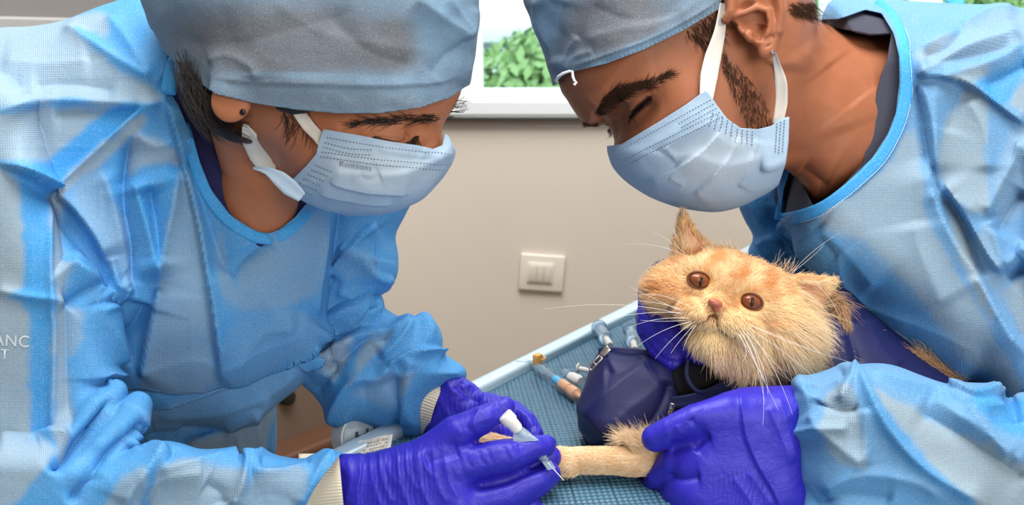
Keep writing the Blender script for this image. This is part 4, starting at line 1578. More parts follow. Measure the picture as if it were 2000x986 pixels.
neckm = pillow([(1420, -20), (1500, -10), (1545, 22), (1600, 40), (1645, 60), (1700, 68), (1760, 60), (1900, 40), (1900, 420), (1720, 430), (1620, 398), (1588, 396), (1556, 350), (1520, 318), (1450, 250)], ZM + 130, 150, 165, 0.36, 0)
tor_m = chain([(1740, 250, 300, 150), (1850, 420, 330, 170), (1950, 650, 360, 170), (2050, 950, 380, 190)])
arm_m = chain([(2080, 330, 130, 105), (2130, 700, 60, 85), (2010, 880, -90, 76), (1760, 870, -110, 62), (1560, 870, -110, 46), (1480, 870, -110, 42)])
arm_m2 = chain([(1680, 420, 430, 95), (1560, 480, 400, 80), (1470, 620, 250, 60), (1360, 640, 130, 40)])
ZE = ZM - 192
ear_m = union((pillow([(1416, 10), (1412, -40), (1430, -85), (1480, -98), (1520, -70), (1534, -10), (1534, 45), (1526, 75), (1516, 98), (1497, 115), (1482, 112), (1478, 95), (1462, 80), (1440, 60)], ZE, 13, 13), 0),
              (ell(1472, 40, ZE - 16, 30, 40, 20, -30), 8, 'sub'), (ell(1497, 0, ZE - 16, 16, 60, 14, -8), 6, 'sub'),
              (chain([(1418, 40, ZE - 6, 9), (1428, 20, ZE - 14, 9), (1432, -20, ZE - 14, 9), (1452, -70, ZE - 10, 10), (1495, -76, ZE - 10, 10), (1522, -30, ZE - 12, 9), (1527, 20, ZE - 12, 8), (1522, 60, ZE - 8, 8)]), 6),
              (chain([(1432, 30, ZE - 12, 6), (1455, 24, ZE - 8, 6), (1478, 14, ZE - 8, 7), (1500, 20, ZE - 9, 7), (1506, 46, ZE - 9, 7), (1499, 68, ZE - 9, 8), (1490, 80, ZE - 8, 7)]), 5),
              (ell(1464, 70, ZE - 10, 11, 14, 10, -20), 5), (ell(1500, 96, ZE - 2, 17, 18, 13), 6))
innm = union((tor_m, 0), (arm_m, 50), (arm_m2, 40))
fm_ = union((headm, 0), (neckm, 46), (ear_m, 10), (lambda p: np.maximum(innm(p), fgm(p) + 24), 40))
V, Q = mesh_sdf(fm_, (1040, -310, -170), (2200, 1080, 640), 2.5)
V = relax(V, Q, 1)
ear_f = [('v', [(1412, 48), (1428, 52), (1446, 46)], 5, 5), ('v', [(1490, 80), (1504, 72), (1513, 70)], 4, 4), ('v', [(1499, 86), (1502, 92)], 4, 3), ('v', [(1476, 78), (1481, 68), (1486, 46)], 9, 6)]
face_f = [
    ('r', [(1165, 222), (1195, 186), (1240, 172), (1290, 160)], 12, 20),      # brow ridge
    ('v', [(1176, 250), (1200, 235), (1214, 214), (1228, 205)], 12, 16),      # side of the nose root
    ('v', [(1216, 208), (1240, 192), (1268, 178), (1290, 172)], 5, 5),        # crease above the lid
    ('v', [(1233, 226), (1240, 214), (1256, 198), (1272, 186)], 8, 4),        # slit
    ('r', [(1230, 219), (1240, 206), (1256, 193), (1270, 182)], 5, 5),
    ('v', [(1540, 120), (1530, 220), (1540, 320)], 10, 26), ('v', [(1560, 330), (1590, 352), (1620, 372)], 12, 18), ('r', [(1560, 90), (1620, 170), (1660, 260)], 6, 40), ('v', [(1620, 120), (1680, 200)], 6, 40)]
sm_ = Surf(V, Q)
V = dabs(V, normals(V, Q), [(1248, 212, None, 44, 30, -40, -26), (1240, 205, None, 26, 18, -40, 14), (1195, 240, None, 22, 30, 20, -14), (1340, 120, None, 60, 50, 0, -10), (1440, 170, None, 50, 50, 0, 6)])
V = fold(V, Q, face_f + ear_f, sm_)
tone = paint(V, [(1472, 210, 40, 66, 22, 0.34, -200, 60), (1432, 136, 24, 60, -30, 0.26, -200, 60), (1590, 12, 44, 22, 20, 0.4), (1375, 56, 40, 30, -28, 0.45, -200, 30)], 0.0)
put('body', V, Q, M['skin_his'], his, tone)
sk = Surf(V, Q)
# eye
e_ = mesh_sdf(ell(1256, 206, sk.z(1256, 206, -60) + 5, 15, 4, 7, -42), (1220, 170, -150), (1290, 240, 60), 1.5)
part('eye', e_[0], e_[1], M['eye'], his)
rg = np.random.default_rng(11)
bs = [brow(sk, [(1163, 222), (1180, 190), (1204, 172)], [(1174, 226), (1198, 208), (1224, 188)], 480, 20, (0.75, -0.62), 6), brow(sk, [(1200, 174), (1232, 164), (1262, 158)], [(1216, 192), (1240, 178), (1270, 170)], 260, 20, (0.9, -0.3), 26),
      brow(sk, [(1258, 159), (1282, 150), (1306, 142)], [(1266, 170), (1290, 158), (1310, 147)], 110, 18, (0.9, -0.4), 27)]
far = []
for i in range(160):
    x0, y0 = 1147 + 26 * rg.random(), 236 + 9 * rg.random()
    far.append([(x0, y0, ZM - 20), (x0 - 3, y0 + 2, ZM - 28), (x0 - 7, y0 + 3, ZM - 30), (x0 - 12, y0 + rg.normal(2, 3), ZM - 26)])
bs.append(np.array(far))
hair('eyebrow', None, np.concatenate(bs), np.array([0.00016, 0.00015, 0.0001, 0.00004]), M['stubble'], his, kind='stuff')
ls = []
q = densify([(1232, 227), (1240, 216), (1256, 200), (1272, 188)], 1.0)
for t in np.linspace(0, 1, 70):
    b = q[int(t * (len(q) - 1))]
    z = sk.z(b[0], b[1], -60)
    l = 16 + rg.normal(0, 2)
    ls.append([(b[0], b[1], z - 1), (b[0] + 2 - 6 * (1 - t), b[1] + l * .5, z - 8), (b[0] + 3 - 8 * (1 - t), b[1] + l * .8, z - 14), (b[0] + 4 - 8 * (1 - t), b[1] + l, z - 18)])
for t in np.linspace(0, 1, 110):
    b = q[int(t * (len(q) - 1))] + rg.normal(0, 0.6, 2)
    z = sk.z(b[0], b[1], -60)
    ls.append([(b[0] - 4, b[1] + 3, z - 2), (b[0] - 1, b[1] + 1, z - 3), (b[0] + 2, b[1] - 1, z - 3), (b[0] + 4, b[1] - 3, z - 2)])
for i in range(14):
    x0, y0 = 1186 + 8 * rg.random(), 250 + 6 * rg.random()
    ls.append([(x0, y0, ZM + 10), (x0 + 2, y0 + 6, ZM + 6), (x0 + 4, y0 + 11, ZM + 4), (x0 + 4 + rg.normal(0, 3), y0 + 17, ZM + 2)])
hair('eyelashes', None, np.array(ls), np.array([0.00018, 0.00015, 0.0001, 0.00004]), M['hair'], his, kind='stuff')
b1 = brow(sk, [(1408, 96), (1440, 130), (1478, 170), (1502, 220), (1505, 250)], [(1412, 130), (1428, 170), (1446, 215), (1462, 250), (1480, 255)], 650, 11, (0.15, 0.95), 8)
b2 = brow(sk, [(1335, 62), (1370, 40), (1404, 22)], [(1378, 98), (1396, 90), (1410, 60)], 380, 20, (0.5, 0.8), 9)
b3 = brow(sk, [(1540, 8), (1580, 4), (1630, 20)], [(1540, 26), (1590, 38), (1640, 56)], 500, 22, (0.8, 0.5), 10)
hair('stubble', None, np.concatenate([b1, b2, b3]), np.array([0.00012, 0.00011, 0.00009, 0.00004]), M['stubble'], his, kind='stuff')

# cap
cap_m = [(1022, -10), (1036, 30), (1056, 82), (1076, 130), (1088, 170), (1112, 240), (1200, 270), (1330, 240), (1440, 140), (1500, 40), (1560, -110), (1560, -220), (1420, -330), (1220, -340), (1090, -250), (1030, -110)]
hem = Poly2([(900, 200), (1080, 168), (1088, 158), (1100, 148), (1112, 141), (1140, 135), (1185, 124), (1260, 96), (1330, 62), (1404, 18), (1424, -40), (1480, -110), (1560, -90), (1640, -100), (1640, -500), (900, -500)], smooth=False, step=2.0)
V, Q = mesh_sdf(union((pillow(cap_m, ZM, 194, 205), 0), (lambda p: headm(p) - 7, 20)), (1000, -370, -160), (1600, 200, 350), 3.0)
V0 = relax(V, Q, 2)
N0 = normals(V0, Q)
V = fold(V0, Q, [('L', [(1096, 138), (1185, 108), (1260, 80), (1330, 46), (1404, 2)], 4, 10), ('r', [(1046, -10), (1052, 40), (1074, 90), (1090, 140)], 8, 8), ('v', [(1100, 0), (1090, 60), (1095, 120)], 5, 14),
                 ('r', [(1096, 138), (1110, 100), (1130, 70)], 5, 6), ('r', [(1106, 138), (1125, 110), (1160, 100)], 4, 6), ('v', [(1150, 10), (1240, 40), (1340, 20)], 6, 26), ('r', [(1130, 80), (1200, 60), (1300, 40), (1380, -10)], 5, 20)])
V = V + N0 * (vnoise(V0, 70, 14) * 4 + vnoise(V0, 26, 15) * 1.6)[:, None]
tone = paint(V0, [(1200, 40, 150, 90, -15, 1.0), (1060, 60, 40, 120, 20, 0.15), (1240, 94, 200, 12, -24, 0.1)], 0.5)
A2, T2 = clip(np.concatenate([V, V0, N0, tone[:, None]], 1), Q, hem(V[:, 0], V[:, 1]))
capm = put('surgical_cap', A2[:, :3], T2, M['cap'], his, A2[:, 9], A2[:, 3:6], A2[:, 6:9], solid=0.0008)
cs = Surf(A2[:, :3], T2)
Vd, Qd = join([dashes(cs, [(1108, 132), (1185, 108), (1260, 80), (1330, 46), (1400, 4)], 9, 2.4, 2.4), dashes(cs, [(1108, 138), (1185, 119), (1260, 91), (1330, 57), (1404, 13)], 9, 2.4, 2.4)])
part('stitching', Vd, Qd, M['mask_dash'], capm, kind='stuff')
zc = cs.z(1112, 130, ZM - 60) - 4
mb = MB()
mb.tube(W(np.array([(1086, 158, zc + 40), (1090, 150, zc + 16), (1100, 143, zc + 4), (1112, 139, zc), (1118, 140, zc - 2), (1119, 150, zc - 4), (1122, 158, zc - 6), (1126, 161, zc - 6), (1121, 166, zc - 6)])), 0.0011, 8)
mb.obj('cap_cord', M['tie'], capm, smooth=True, label='short white end of the cap cord')

# mask
mo = Poly2([(1378, 176), (1386, 184), (1400, 206), (1420, 232), (1446, 250), (1480, 252), (1506, 246), (1524, 232), (1541, 228), (1539, 280), (1534, 318), (1500, 420), (1180, 420), (1150, 290), (1196, 284), (1214, 282), (1290, 236), (1340, 204)], smooth=False, step=2.0)
bm_ = pillow([(1378, 178), (1420, 232), (1480, 254), (1538, 232), (1536, 315), (1500, 362), (1450, 393), (1400, 404), (1340, 394), (1270, 358), (1228, 320), (1206, 288), (1290, 238)], ZM, 172, 150)
V, Q = mesh_sdf(union((lambda p: headm(p) - 11, 0), (bm_, 25), (pillow([(1490, 250), (1545, 225), (1541, 300), (1530, 325), (1490, 330)], ZM - 130, 12, 12), 10)), (1150, 150, -120), (1570, 430, 330), 2.6)
V0 = relax(V, Q, 2)
N0 = normals(V0, Q)
V1 = fold(V0, Q, [('L', [(1412, 250), (1370, 296), (1310, 334), (1262, 350)], 6, 24), ('L', [(1442, 262), (1424, 304), (1388, 350), (1352, 378)], 7, 22), ('L', [(1474, 268), (1464, 318), (1440, 366)], 6, 20),
                  ('r', [(1396, 232), (1330, 270), (1236, 322)], 3, 12), ('v', [(1280, 290), (1310, 312), (1322, 332)], 3, 7), ('r', [(1300, 286), (1316, 306), (1322, 316)], 3, 6), ('r', [(1310, 340), (1324, 352), (1338, 358)], 3, 6)])
V1 = V1 + N0 * (vnoise(V0, 40, 16) * 2)[:, None]
V2, T2 = clip(V1, Q, mo(V1[:, 0], V1[:, 1]))
msk = put('face_mask', V2, T2, M['mask'], his, paint(V2, [(1400, 310, 120, 70, -10, 0.75), (1300, 372, 130, 26, 25, 0.0)], 0.3), solid=0.0009)
ms = Surf(V2, T2)
dl = []
for (a, b) in (((1386, 196), (1212, 294)), ((1392, 204), (1325, 242)), ((1398, 212), (1330, 250)), ((1404, 220), (1220, 312)), ((1410, 228), (1228, 320))):
    dl.append(dashes(ms, [a, ((a[0] + b[0]) / 2, (a[1] + b[1]) / 2), b], 6.2, 3.4, 1.8))
for k in range(9):
    x, y = 1392 + 9.5 * k, 216 + 4.6 * k + (8 if k > 4 else 0) - (0 if k < 6 else (k - 5) * 3)
    dl.append(dashes(ms, [(x, y + 6), (x - 8 + k, y + 34)], 6, 3.2, 1.8))
for k in range(3):
    dl.append(dashes(ms, [(1518 + 7 * k, 242 - 3 * k), (1514 + 7 * k, 300)], 6, 3.2, 1.8))
Vd, Qd = join(dl)
part('crimp_marks', Vd, Qd, M['mask_dash'], msk, kind='stuff')
p = sk.drape([(1412, 6), (1406, 60), (1394, 110), (1386, 150), (1380, 192)], 8)
V, Q = ribbon(catmull(p, False, 6), [12, 22, 32, 34, 26], 2.5, bow=-2)
part('ear_loop', V, Q, M['loop'], his)
p = sk.drape([(1508, 100), (1513, 125), (1519, 160), (1518, 200), (1512, 240)], 8)
V, Q = ribbon(catmull(p, False, 6), [8, 14, 24, 27, 20], 2.5, bow=-2)
part('ear_loop', V, Q, M['loop'], his)

# undershirt
boxm = pillow([(1560, 0), (1690, 0), (1860, 10), (1900, 300), (1800, 500), (1540, 470), (1520, 320)], 300, 260, 60)
V, Q = mesh_sdf(lambda p: np.maximum(fgm(p) + 12, boxm(p)), (1500, -20, 60), (1920, 540, 580), 3.6)
ops = Poly2([(1400, 0), (1640, 56), (1700, 68), (1741, 66), (1732, 120), (1722, 143), (1713, 180), (1700, 230), (1692, 280), (1686, 318), (1650, 358), (1610, 400), (1592, 412), (1572, 372), (1562, 330), (1540, 290), (1400, 290)], smooth=False, step=2.0)
V, T = clip(V, Q, -ops(V[:, 0], V[:, 1]) - np.where(V[:, 2] > 330, (V[:, 2] - 330) * 6, 0))
uo = part('undershirt', V, T, M['shirt_his'], his, solid=0.002)
us = Surf(V, T)
V, Q = ribbon(us.drape([(1718, 143), (1735, 147), (1752, 148)], 1.5), 3, 1.5)
part('collar_seam', V, Q, M['bag_trim'], uo)

# gown
V, Q = mesh_sdf(fgm, (1430, -20, -270), (2290, 1200, 580), 3.6)
V0 = relax(V, Q, 2)
N0 = normals(V0, Q)
V1 = V0 + N0 * (vnoise(V0, 130, 21) * 4 + vnoise(V0, 46, 22) * 0.8)[:, None]
his_folds = [
    ('r', [(1785, 148), (1840, 120), (1900, 95), (2000, 70)], 16, 18), ('r', [(1790, 100), (1860, 70), (1930, 30), (1990, 25)], 10, 18), ('v', [(1800, 110), (1850, 95), (1885, 50)], 10, 16), ('v', [(1800, 128), (1880, 115), (1980, 90)], 10, 14),
    ('L', [(1785, 146), (1840, 150), (1893, 164), (1950, 205), (2010, 250)], 14, 22), ('r', [(1840, 148), (1930, 125), (2010, 90)], 9, 16), ('v', [(1920, 170), (1960, 150), (2010, 120)], 12, 18),
    ('v', [(1784, 152), (1798, 230), (1815, 320), (1832, 390)], 14, 12), ('r', [(1800, 156), (1822, 240), (1832, 340)], 12, 18), ('r', [(1826, 155), (1830, 240), (1830, 350), (1880, 400), (1925, 422)], 10, 16),
    ('R', [(1810, 300), (1832, 400), (1870, 480), (1910, 540), (1960, 630), (2010, 700)], 24, 46), ('v', [(1840, 372), (1880, 440), (1905, 510), (1920, 550)], 16, 14), ('L', [(1840, 352), (1890, 430), (1930, 500), (1962, 540)], 16, 24),
    ('r', [(1925, 424), (1950, 370), (1990, 300), (2010, 270)], 12, 20), ('v', [(1945, 460), (1965, 420), (2000, 370)], 14, 18), ('r', [(1930, 425), (1945, 470), (1962, 535)], 10, 14), ('v', [(1895, 168), (1870, 200), (1850, 260)], 8, 22), ('r', [(1890, 190), (1925, 260), (1930, 340)], 8, 26),
    ('L', [(1540, 448), (1600, 510), (1680, 590), (1780, 660), (1850, 705), (1915, 748)], 20, 50), ('r', [(1600, 445), (1650, 480), (1720, 560)], 8, 36), ('v', [(1590, 440), (1620, 470), (1640, 500)], 6, 24), ('r', [(1785, 430), (1800, 500), (1850, 600)], 9, 40),
    ('v', [(1966, 545), (1990, 530), (2010, 520)], 14, 12), ('r', [(1962, 520), (1990, 500), (2010, 480)], 10, 14),
    # folds of the far shoulder
    ('R', [(1520, 430), (1548, 480), (1590, 535)], 12, 16), ('v', [(1500, 350), (1510, 420), (1540, 500)], 12, 14), ('r', [(1470, 380), (1490, 430), (1530, 480)], 10, 16), ('r', [(1480, 490), (1510, 470), (1540, 500)], 8, 12),
    # near sleeve
    ('r', [(1668, 712), (1660, 745), (1644, 790)], 14, 12), ('r', [(1668, 712), (1690, 760), (1730, 830), (1790, 900), (1850, 945), (1935, 990)], 20, 22), ('v', [(1655, 725), (1620, 750), (1570, 760)], 8, 16), ('r', [(1549, 742), (1600, 752), (1650, 745)], 7, 12),
    ('v', [(1580, 782), (1620, 794), (1680, 798)], 10, 9), ('r', [(1556, 847), (1600, 838), (1660, 838)], 9, 9), ('r', [(1580, 800), (1620, 850), (1690, 915)], 10, 22), ('r', [(1690, 800), (1690, 870), (1692, 912)], 8, 14),
    ('r', [(1690, 728), (1760, 750), (1830, 765), (1900, 790), (1985, 800)], 10, 16), ('L', [(1850, 752), (1900, 782), (1935, 772), (1960, 756)], 14, 16), ('v', [(1960, 758), (1975, 790), (1985, 830)], 10, 14), ('v', [(1790, 790), (1850, 830), (1920, 880), (2010, 940)], 14, 22), ('r', [(1810, 780), (1880, 820), (1950, 870), (2010, 910)], 12, 20), ('r', [(1890, 800), (1930, 850), (1975, 898)], 10, 16),
    ('r', [(1600, 975), (1680, 930), (1790, 945), (1850, 986)], 10, 24), ('v', [(1570, 990), (1650, 965), (1750, 975)], 10, 26), ('r', [(1552, 760), (1560, 850), (1562, 960)], 6, 12)]
V1 = fold(V1, Q, his_folds, Surf(V0, Q), N0, 1.45, 0.85)
V1 = relax(V1, Q, 1, 0.3)
nk = Poly2([(1560, 40), (1636, 38), (1690, 19), (1722, 26), (1746, 66), (1756, 110), (1757, 160), (1750, 220), (1734, 262), (1704, 308), (1652, 358), (1602, 398), (1562, 414), (1522, 428), (1530, 372), (1546, 318), (1480, 250), (1470, 40)], smooth=False, step=2.0)
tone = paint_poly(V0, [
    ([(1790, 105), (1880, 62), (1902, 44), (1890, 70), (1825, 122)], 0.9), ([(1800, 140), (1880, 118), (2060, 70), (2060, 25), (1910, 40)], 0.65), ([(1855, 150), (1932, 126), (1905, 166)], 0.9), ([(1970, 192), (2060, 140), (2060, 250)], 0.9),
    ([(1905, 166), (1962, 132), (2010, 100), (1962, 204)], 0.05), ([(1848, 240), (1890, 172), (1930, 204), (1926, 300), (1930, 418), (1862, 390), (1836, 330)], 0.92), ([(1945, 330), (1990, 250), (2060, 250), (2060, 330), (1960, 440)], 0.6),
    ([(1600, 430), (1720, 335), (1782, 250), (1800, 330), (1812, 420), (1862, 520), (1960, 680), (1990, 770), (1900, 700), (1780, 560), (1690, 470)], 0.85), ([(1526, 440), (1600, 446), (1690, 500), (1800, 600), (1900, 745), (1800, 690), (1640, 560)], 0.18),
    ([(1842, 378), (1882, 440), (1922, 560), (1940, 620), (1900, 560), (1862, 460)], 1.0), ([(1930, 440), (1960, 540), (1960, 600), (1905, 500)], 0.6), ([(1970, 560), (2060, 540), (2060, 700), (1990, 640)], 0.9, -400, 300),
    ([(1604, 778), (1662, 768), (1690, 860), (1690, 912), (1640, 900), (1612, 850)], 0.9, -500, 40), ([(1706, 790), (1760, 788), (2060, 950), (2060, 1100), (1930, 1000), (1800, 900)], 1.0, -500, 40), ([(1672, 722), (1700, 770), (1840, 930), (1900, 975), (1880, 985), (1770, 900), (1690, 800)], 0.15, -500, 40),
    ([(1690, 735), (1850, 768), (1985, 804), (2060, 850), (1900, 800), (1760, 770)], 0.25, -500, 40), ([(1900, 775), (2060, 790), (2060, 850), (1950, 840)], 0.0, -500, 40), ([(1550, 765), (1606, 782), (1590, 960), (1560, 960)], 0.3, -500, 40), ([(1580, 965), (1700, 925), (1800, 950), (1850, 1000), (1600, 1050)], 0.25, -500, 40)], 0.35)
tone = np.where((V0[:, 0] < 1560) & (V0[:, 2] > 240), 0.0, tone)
g = -nk(V1[:, 0], V1[:, 1]) - np.where(V1[:, 2] > 360, (V1[:, 2] - 360) * 6, 0)
A2, T2 = clip_aux(np.concatenate([V1, V0, N0, tone[:, None], g[:, None]], 1), Q, 10)
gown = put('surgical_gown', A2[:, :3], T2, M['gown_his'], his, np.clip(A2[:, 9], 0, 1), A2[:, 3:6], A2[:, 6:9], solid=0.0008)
gs = Surf(A2[:, :3], T2)
bl = binding([(1700, 18), (1724, 28), (1747, 66), (1757, 110), (1758, 160), (1751, 220), (1735, 263), (1705, 309), (1653, 359), (1603, 399), (1563, 415), (1523, 429)], 25, gs, gown, M['binding'], side=-1)
sb = dashes(gs, [(1738, 24), (1770, 66), (1779, 110), (1780, 160), (1773, 222), (1756, 270), (1724, 322), (1668, 374), (1614, 416), (1566, 434)], 4.2, 2.8, 1.6, 6.5)
part('stitching', *map(np.array, sb), M['thread'], gown, kind='stuff')
# strip of binding on the far side of the neck, and the ties at the nape
V, Q = ribbon(catmull(np.array([(1546, 318, 320), (1536, 350, 316), (1528, 390, 300), (1520, 430, 255)], float), False, 6), 16, 3)
put('neck_binding', V, Q, M['binding'], gown)
V, Q = ribbon(catmull(np.array([(1722, 22, 290), (1690, 12, 315), (1660, 20, 325), (1630, 38, 320), (1614, 34, 316)], float), False, 6), [24, 22, 18, 14, 10], 3)
put('gown_tie', V, Q, M['binding'], gown)
V, Q = ribbon(catmull(np.array([(1618, 30, 330), (1632, 12, 335), (1640, -14, 340), (1646, -40, 345)], float), False, 6), 20, 3)
put('gown_tie', V, Q, M['binding'], gown)
V, Q = ribbon(catmull(np.array([(1880, 12, 330), (1862, 2, 340), (1842, -20, 345), (1820, -50, 350)], float), False, 6), 22, 3)
put('gown_tie', V, Q, M['binding'], gown)

# gloves
gl = union(
    (pillow([(1345, 812), (1390, 782), (1440, 758), (1500, 754), (1590, 758), (1600, 800), (1600, 900), (1600, 1010), (1500, 1090), (1380, 1060), (1310, 1010), (1296, 950), (1310, 890), (1330, 850)], -105, 74, 74), 0),
    (chain([(1420, 810, -140, 42), (1360, 822, -150, 35), (1310, 842, -148, 30), (1280, 855, -140, 27)]), 18),
    (chain([(1370, 880, -120, 44), (1318, 905, -112, 34), (1290, 930, -92, 27), (1278, 942, -70, 24)]), 12),
    (chain([(1380, 950, -120, 44), (1330, 965, -110, 36), (1300, 985, -80, 28), (1296, 995, -50, 24)]), 10),
    (chain([(1390, 1020, -110, 42), (1345, 1030, -100, 34), (1320, 1050, -70, 26)]), 10))
V, Q = mesh_sdf(gl, (1220, 720, -230), (1640, 1110, 10), 2.4)
V0 = relax(V, Q, 1)
N0 = normals(V0, Q)
V1 = V0 + N0 * (vnoise(V0, 34, 18) * 1.2)[:, None]
V1 = fold(V1, Q, [('L', [(1441, 752), (1448, 800), (1456, 850), (1478, 905), (1510, 960), (1530, 1010)], 5, 60), ('r', [(1500, 790), (1530, 860), (1550, 910)], 4, 10), ('v', [(1345, 815), (1370, 850), (1350, 880)], 6, 14), ('v', [(1300, 925), (1330, 935), (1370, 930)], 10, 9), ('v', [(1305, 870), (1345, 868), (1390, 850)], 9, 10),
                  ('r', [(1320, 830), (1330, 850)], 2, 4), ('r', [(1345, 822), (1352, 842)], 2, 4), ('r', [(1460, 920), (1490, 960), (1510, 990)], 3, 6), ('r', [(1430, 930), (1460, 970), (1480, 1000)], 3, 6), ('r', [(1520, 770), (1540, 840), (1555, 900)], 3, 7)], Surf(V0, Q), N0)
put('glove', V1, Q, M['glove'], his, paint(V0, [(1450, 960, 80, 60, 0, 0.5)], 0.0), V0, N0, label='blue nitrile glove of the near hand with a folded cuff')

gl2 = union(
    (chain([(1420, 560, 205, 60), (1330, 590, 150, 60), (1290, 620, 110, 48)]), 0),
    (chain([(1300, 540, 130, 34), (1278, 575, 95, 32), (1276, 620, 60, 30), (1310, 660, 20, 27), (1370, 690, 0, 25)]), 12),
    (chain([(1320, 560, 110, 34), (1300, 600, 70, 32), (1310, 640, 30, 28), (1350, 668, 8, 26), (1400, 688, 0, 24)]), 8),
    (chain([(1290, 590, 110, 34), (1272, 640, 70, 30), (1290, 680, 34, 26), (1316, 704, 14, 24)]), 8),
    (chain([(1330, 600, 60, 30), (1370, 640, 20, 30), (1410, 672, 6, 26)]), 8))
V, Q = mesh_sdf(gl2, (1210, 470, -60), (1500, 770, 290), 2.4)
V0 = relax(V, Q, 1)
N0 = normals(V0, Q)
V1 = V0 + N0 * (vnoise(V0, 26, 19) * 1.6)[:, None]
V1 = fold(V1, Q, [('v', [(1262, 560), (1270, 620), (1300, 660), (1340, 690)], 5, 7), ('v', [(1250, 650), (1280, 690), (1320, 712)], 4, 6), ('r', [(1245, 600), (1262, 640), (1290, 668)], 3, 6), ('v', [(1310, 700), (1325, 712)], 3, 5)], Surf(V0, Q), N0)
put('glove', V1, Q, M['glove'], his, np.full(len(V0), 0.2), V0, N0, label='blue nitrile glove of the far hand cradling the chin of the cat')
rib_cuff('cuff', (1440, 590, 230), (1400, 580, 205), 62, 62, his)
# ------------------------------------------------------------------ the cat
cat = empty('cat', on_plane(1500, 900), 'ginger long-haired cat held in a navy carrier bag, foreleg stretched out', 'cat')
ZC = 30.0
skull = pillow([(1280, 548), (1296, 518), (1332, 497), (1380, 487), (1430, 492), (1488, 518), (1540, 552), (1566, 592), (1562, 636), (1538, 674), (1490, 694), (1440, 690), (1402, 676), (1362, 658), (1340, 632), (1306, 612), (1284, 584)], ZC, 108, 116)
earL = pillow([(1318, 516), (1322, 462), (1331, 420), (1336, 416), (1354, 442), (1380, 474), (1402, 500), (1360, 524)], ZC + 20, 9, 9)
earR = pillow([(1530, 548), (1572, 541), (1608, 543), (1624, 550), (1604, 582), (1578, 610), (1560, 628), (1536, 600)], ZC + 20, 9, 9)
parts_ = [(skull, 0), (ell(1420, 560, -50, 90, 46, 40, 24), 40), (ell(1366, 612, -72, 42, 26, 34, 20), 22), (ell(1440, 636, -74, 48, 32, 36, 20), 22), (ell(1396, 592, -84, 22, 17, 26, 20), 14),
          (ell(1394, 664, -50, 44, 26, 36, 15), 18), (ell(1440, 668, -40, 60, 40, 40, 10), 24), (ell(1310, 566, -14, 40, 40, 60), 24), (ell(1530, 640, -8, 50, 60, 60), 24), (earL, 12), (earR, 12),
          (ell(1366, 547, -104, 27, 20, 34, 16), 8, 'sub'), (ell(1467, 589, -104, 28, 19, 34, 18), 8, 'sub'),
          (chain([(1460, 620, 70, 90), (1500, 700, 130, 92), (1620, 720, 190, 95), (1840, 790, 250, 80)]), 40),
          (chain([(1440, 800, 40, 40), (1320, 900, -70, 34), (1272, 902, -78, 31), (1200, 899, -76, 27), (1130, 899, -74, 26), (1108, 904, -72, 30), (1060, 896, -80, 24), (960, 872, -60, 24), (935, 876, -50, 20)]), 20)]
fc = union(*parts_)
V, Q = mesh_sdf(fc, (900, 400, -150), (1940, 930, 350), 2.6)
V = relax(V, Q, 1)
cn = normals(V, Q)
sfc = Surf(V, Q)
V = fold(V, Q, [('v', [(1342, 634), (1374, 628), (1396, 616), (1402, 636), (1420, 654), (1440, 660)], 7, 5), ('v', [(1396, 606), (1398, 620)], 4, 4), ('v', [(1344, 446), (1348, 480), (1358, 506)], 8, 12), ('v', [(1606, 556), (1575, 574), (1556, 592)], 8, 12)], sfc, cn)
put('body', V, Q, M['cat_skin'], cat)
cs_ = Surf(V, Q)
for nm, (x, y, rot, px_, py_) in {'a': (1366, 547, 16, 1369, 550), 'b': (1467, 589, 18, 1469, 590)}.items():
    zc_ = -70.0
    v, q = mesh_sdf(ell(x, y, zc_, 24, 16.5, 21, rot), (x - 40, y - 40, zc_ - 40), (x + 40, y + 40, zc_ + 40), 1.3)
    ey = part('eye', v, q, M['cat_iris'], cat, label='copper brown eye with a narrow pupil')
    v, q = mesh_sdf(ell(px_, py_, zc_ - 18.6, 3.6, 10.5, 4, 8), (px_ - 16, py_ - 16, zc_ - 30), (px_ + 16, py_ + 16, zc_), 0.8)
    part('pupil', v, q, M['pupil'], ey)
    ring = [(x + 23.5 * math.cos(t) * math.cos(R(rot)) - 16 * math.sin(t) * math.sin(R(rot)), y + 23.5 * math.cos(t) * math.sin(R(rot)) + 16 * math.sin(t) * math.cos(R(rot)), zc_ - 11, 2.6) for t in np.linspace(0, 2 * math.pi, 25)]
    v, q = mesh_sdf(chain(ring), (x - 40, y - 40, zc_ - 20), (x + 40, y + 40, zc_ + 10), 1.3)
    part('eyelid', v, q, M['cat_lid'], ey, label='dark rim of the eye')
# nose leather
v, q = mesh_sdf(union((ell(1397, 592, -110, 15, 9, 9, 20), 0), (ell(1399, 602, -107, 6, 9, 7, 10), 5), (ell(1386, 591, -119, 4, 3, 4, 40), 3, 'sub'), (ell(1409, 600, -119, 4, 3, 4, 0), 3, 'sub')), (1370, 570, -130), (1430, 625, -90), 1.0)
part('nose', v, q, M['cat_nose'], cat, label='pink nose leather')
mouth = np.concatenate([cs_.drape(densify([(1344, 634), (1374, 628), (1397, 612), (1402, 634), (1420, 653), (1438, 658)], 3.0), 5.0)])
mb = MB(); mb.tube(W(mouth), 0.0007, 6)
mb.obj('mouth', M['cat_lid'], cat, smooth=True)


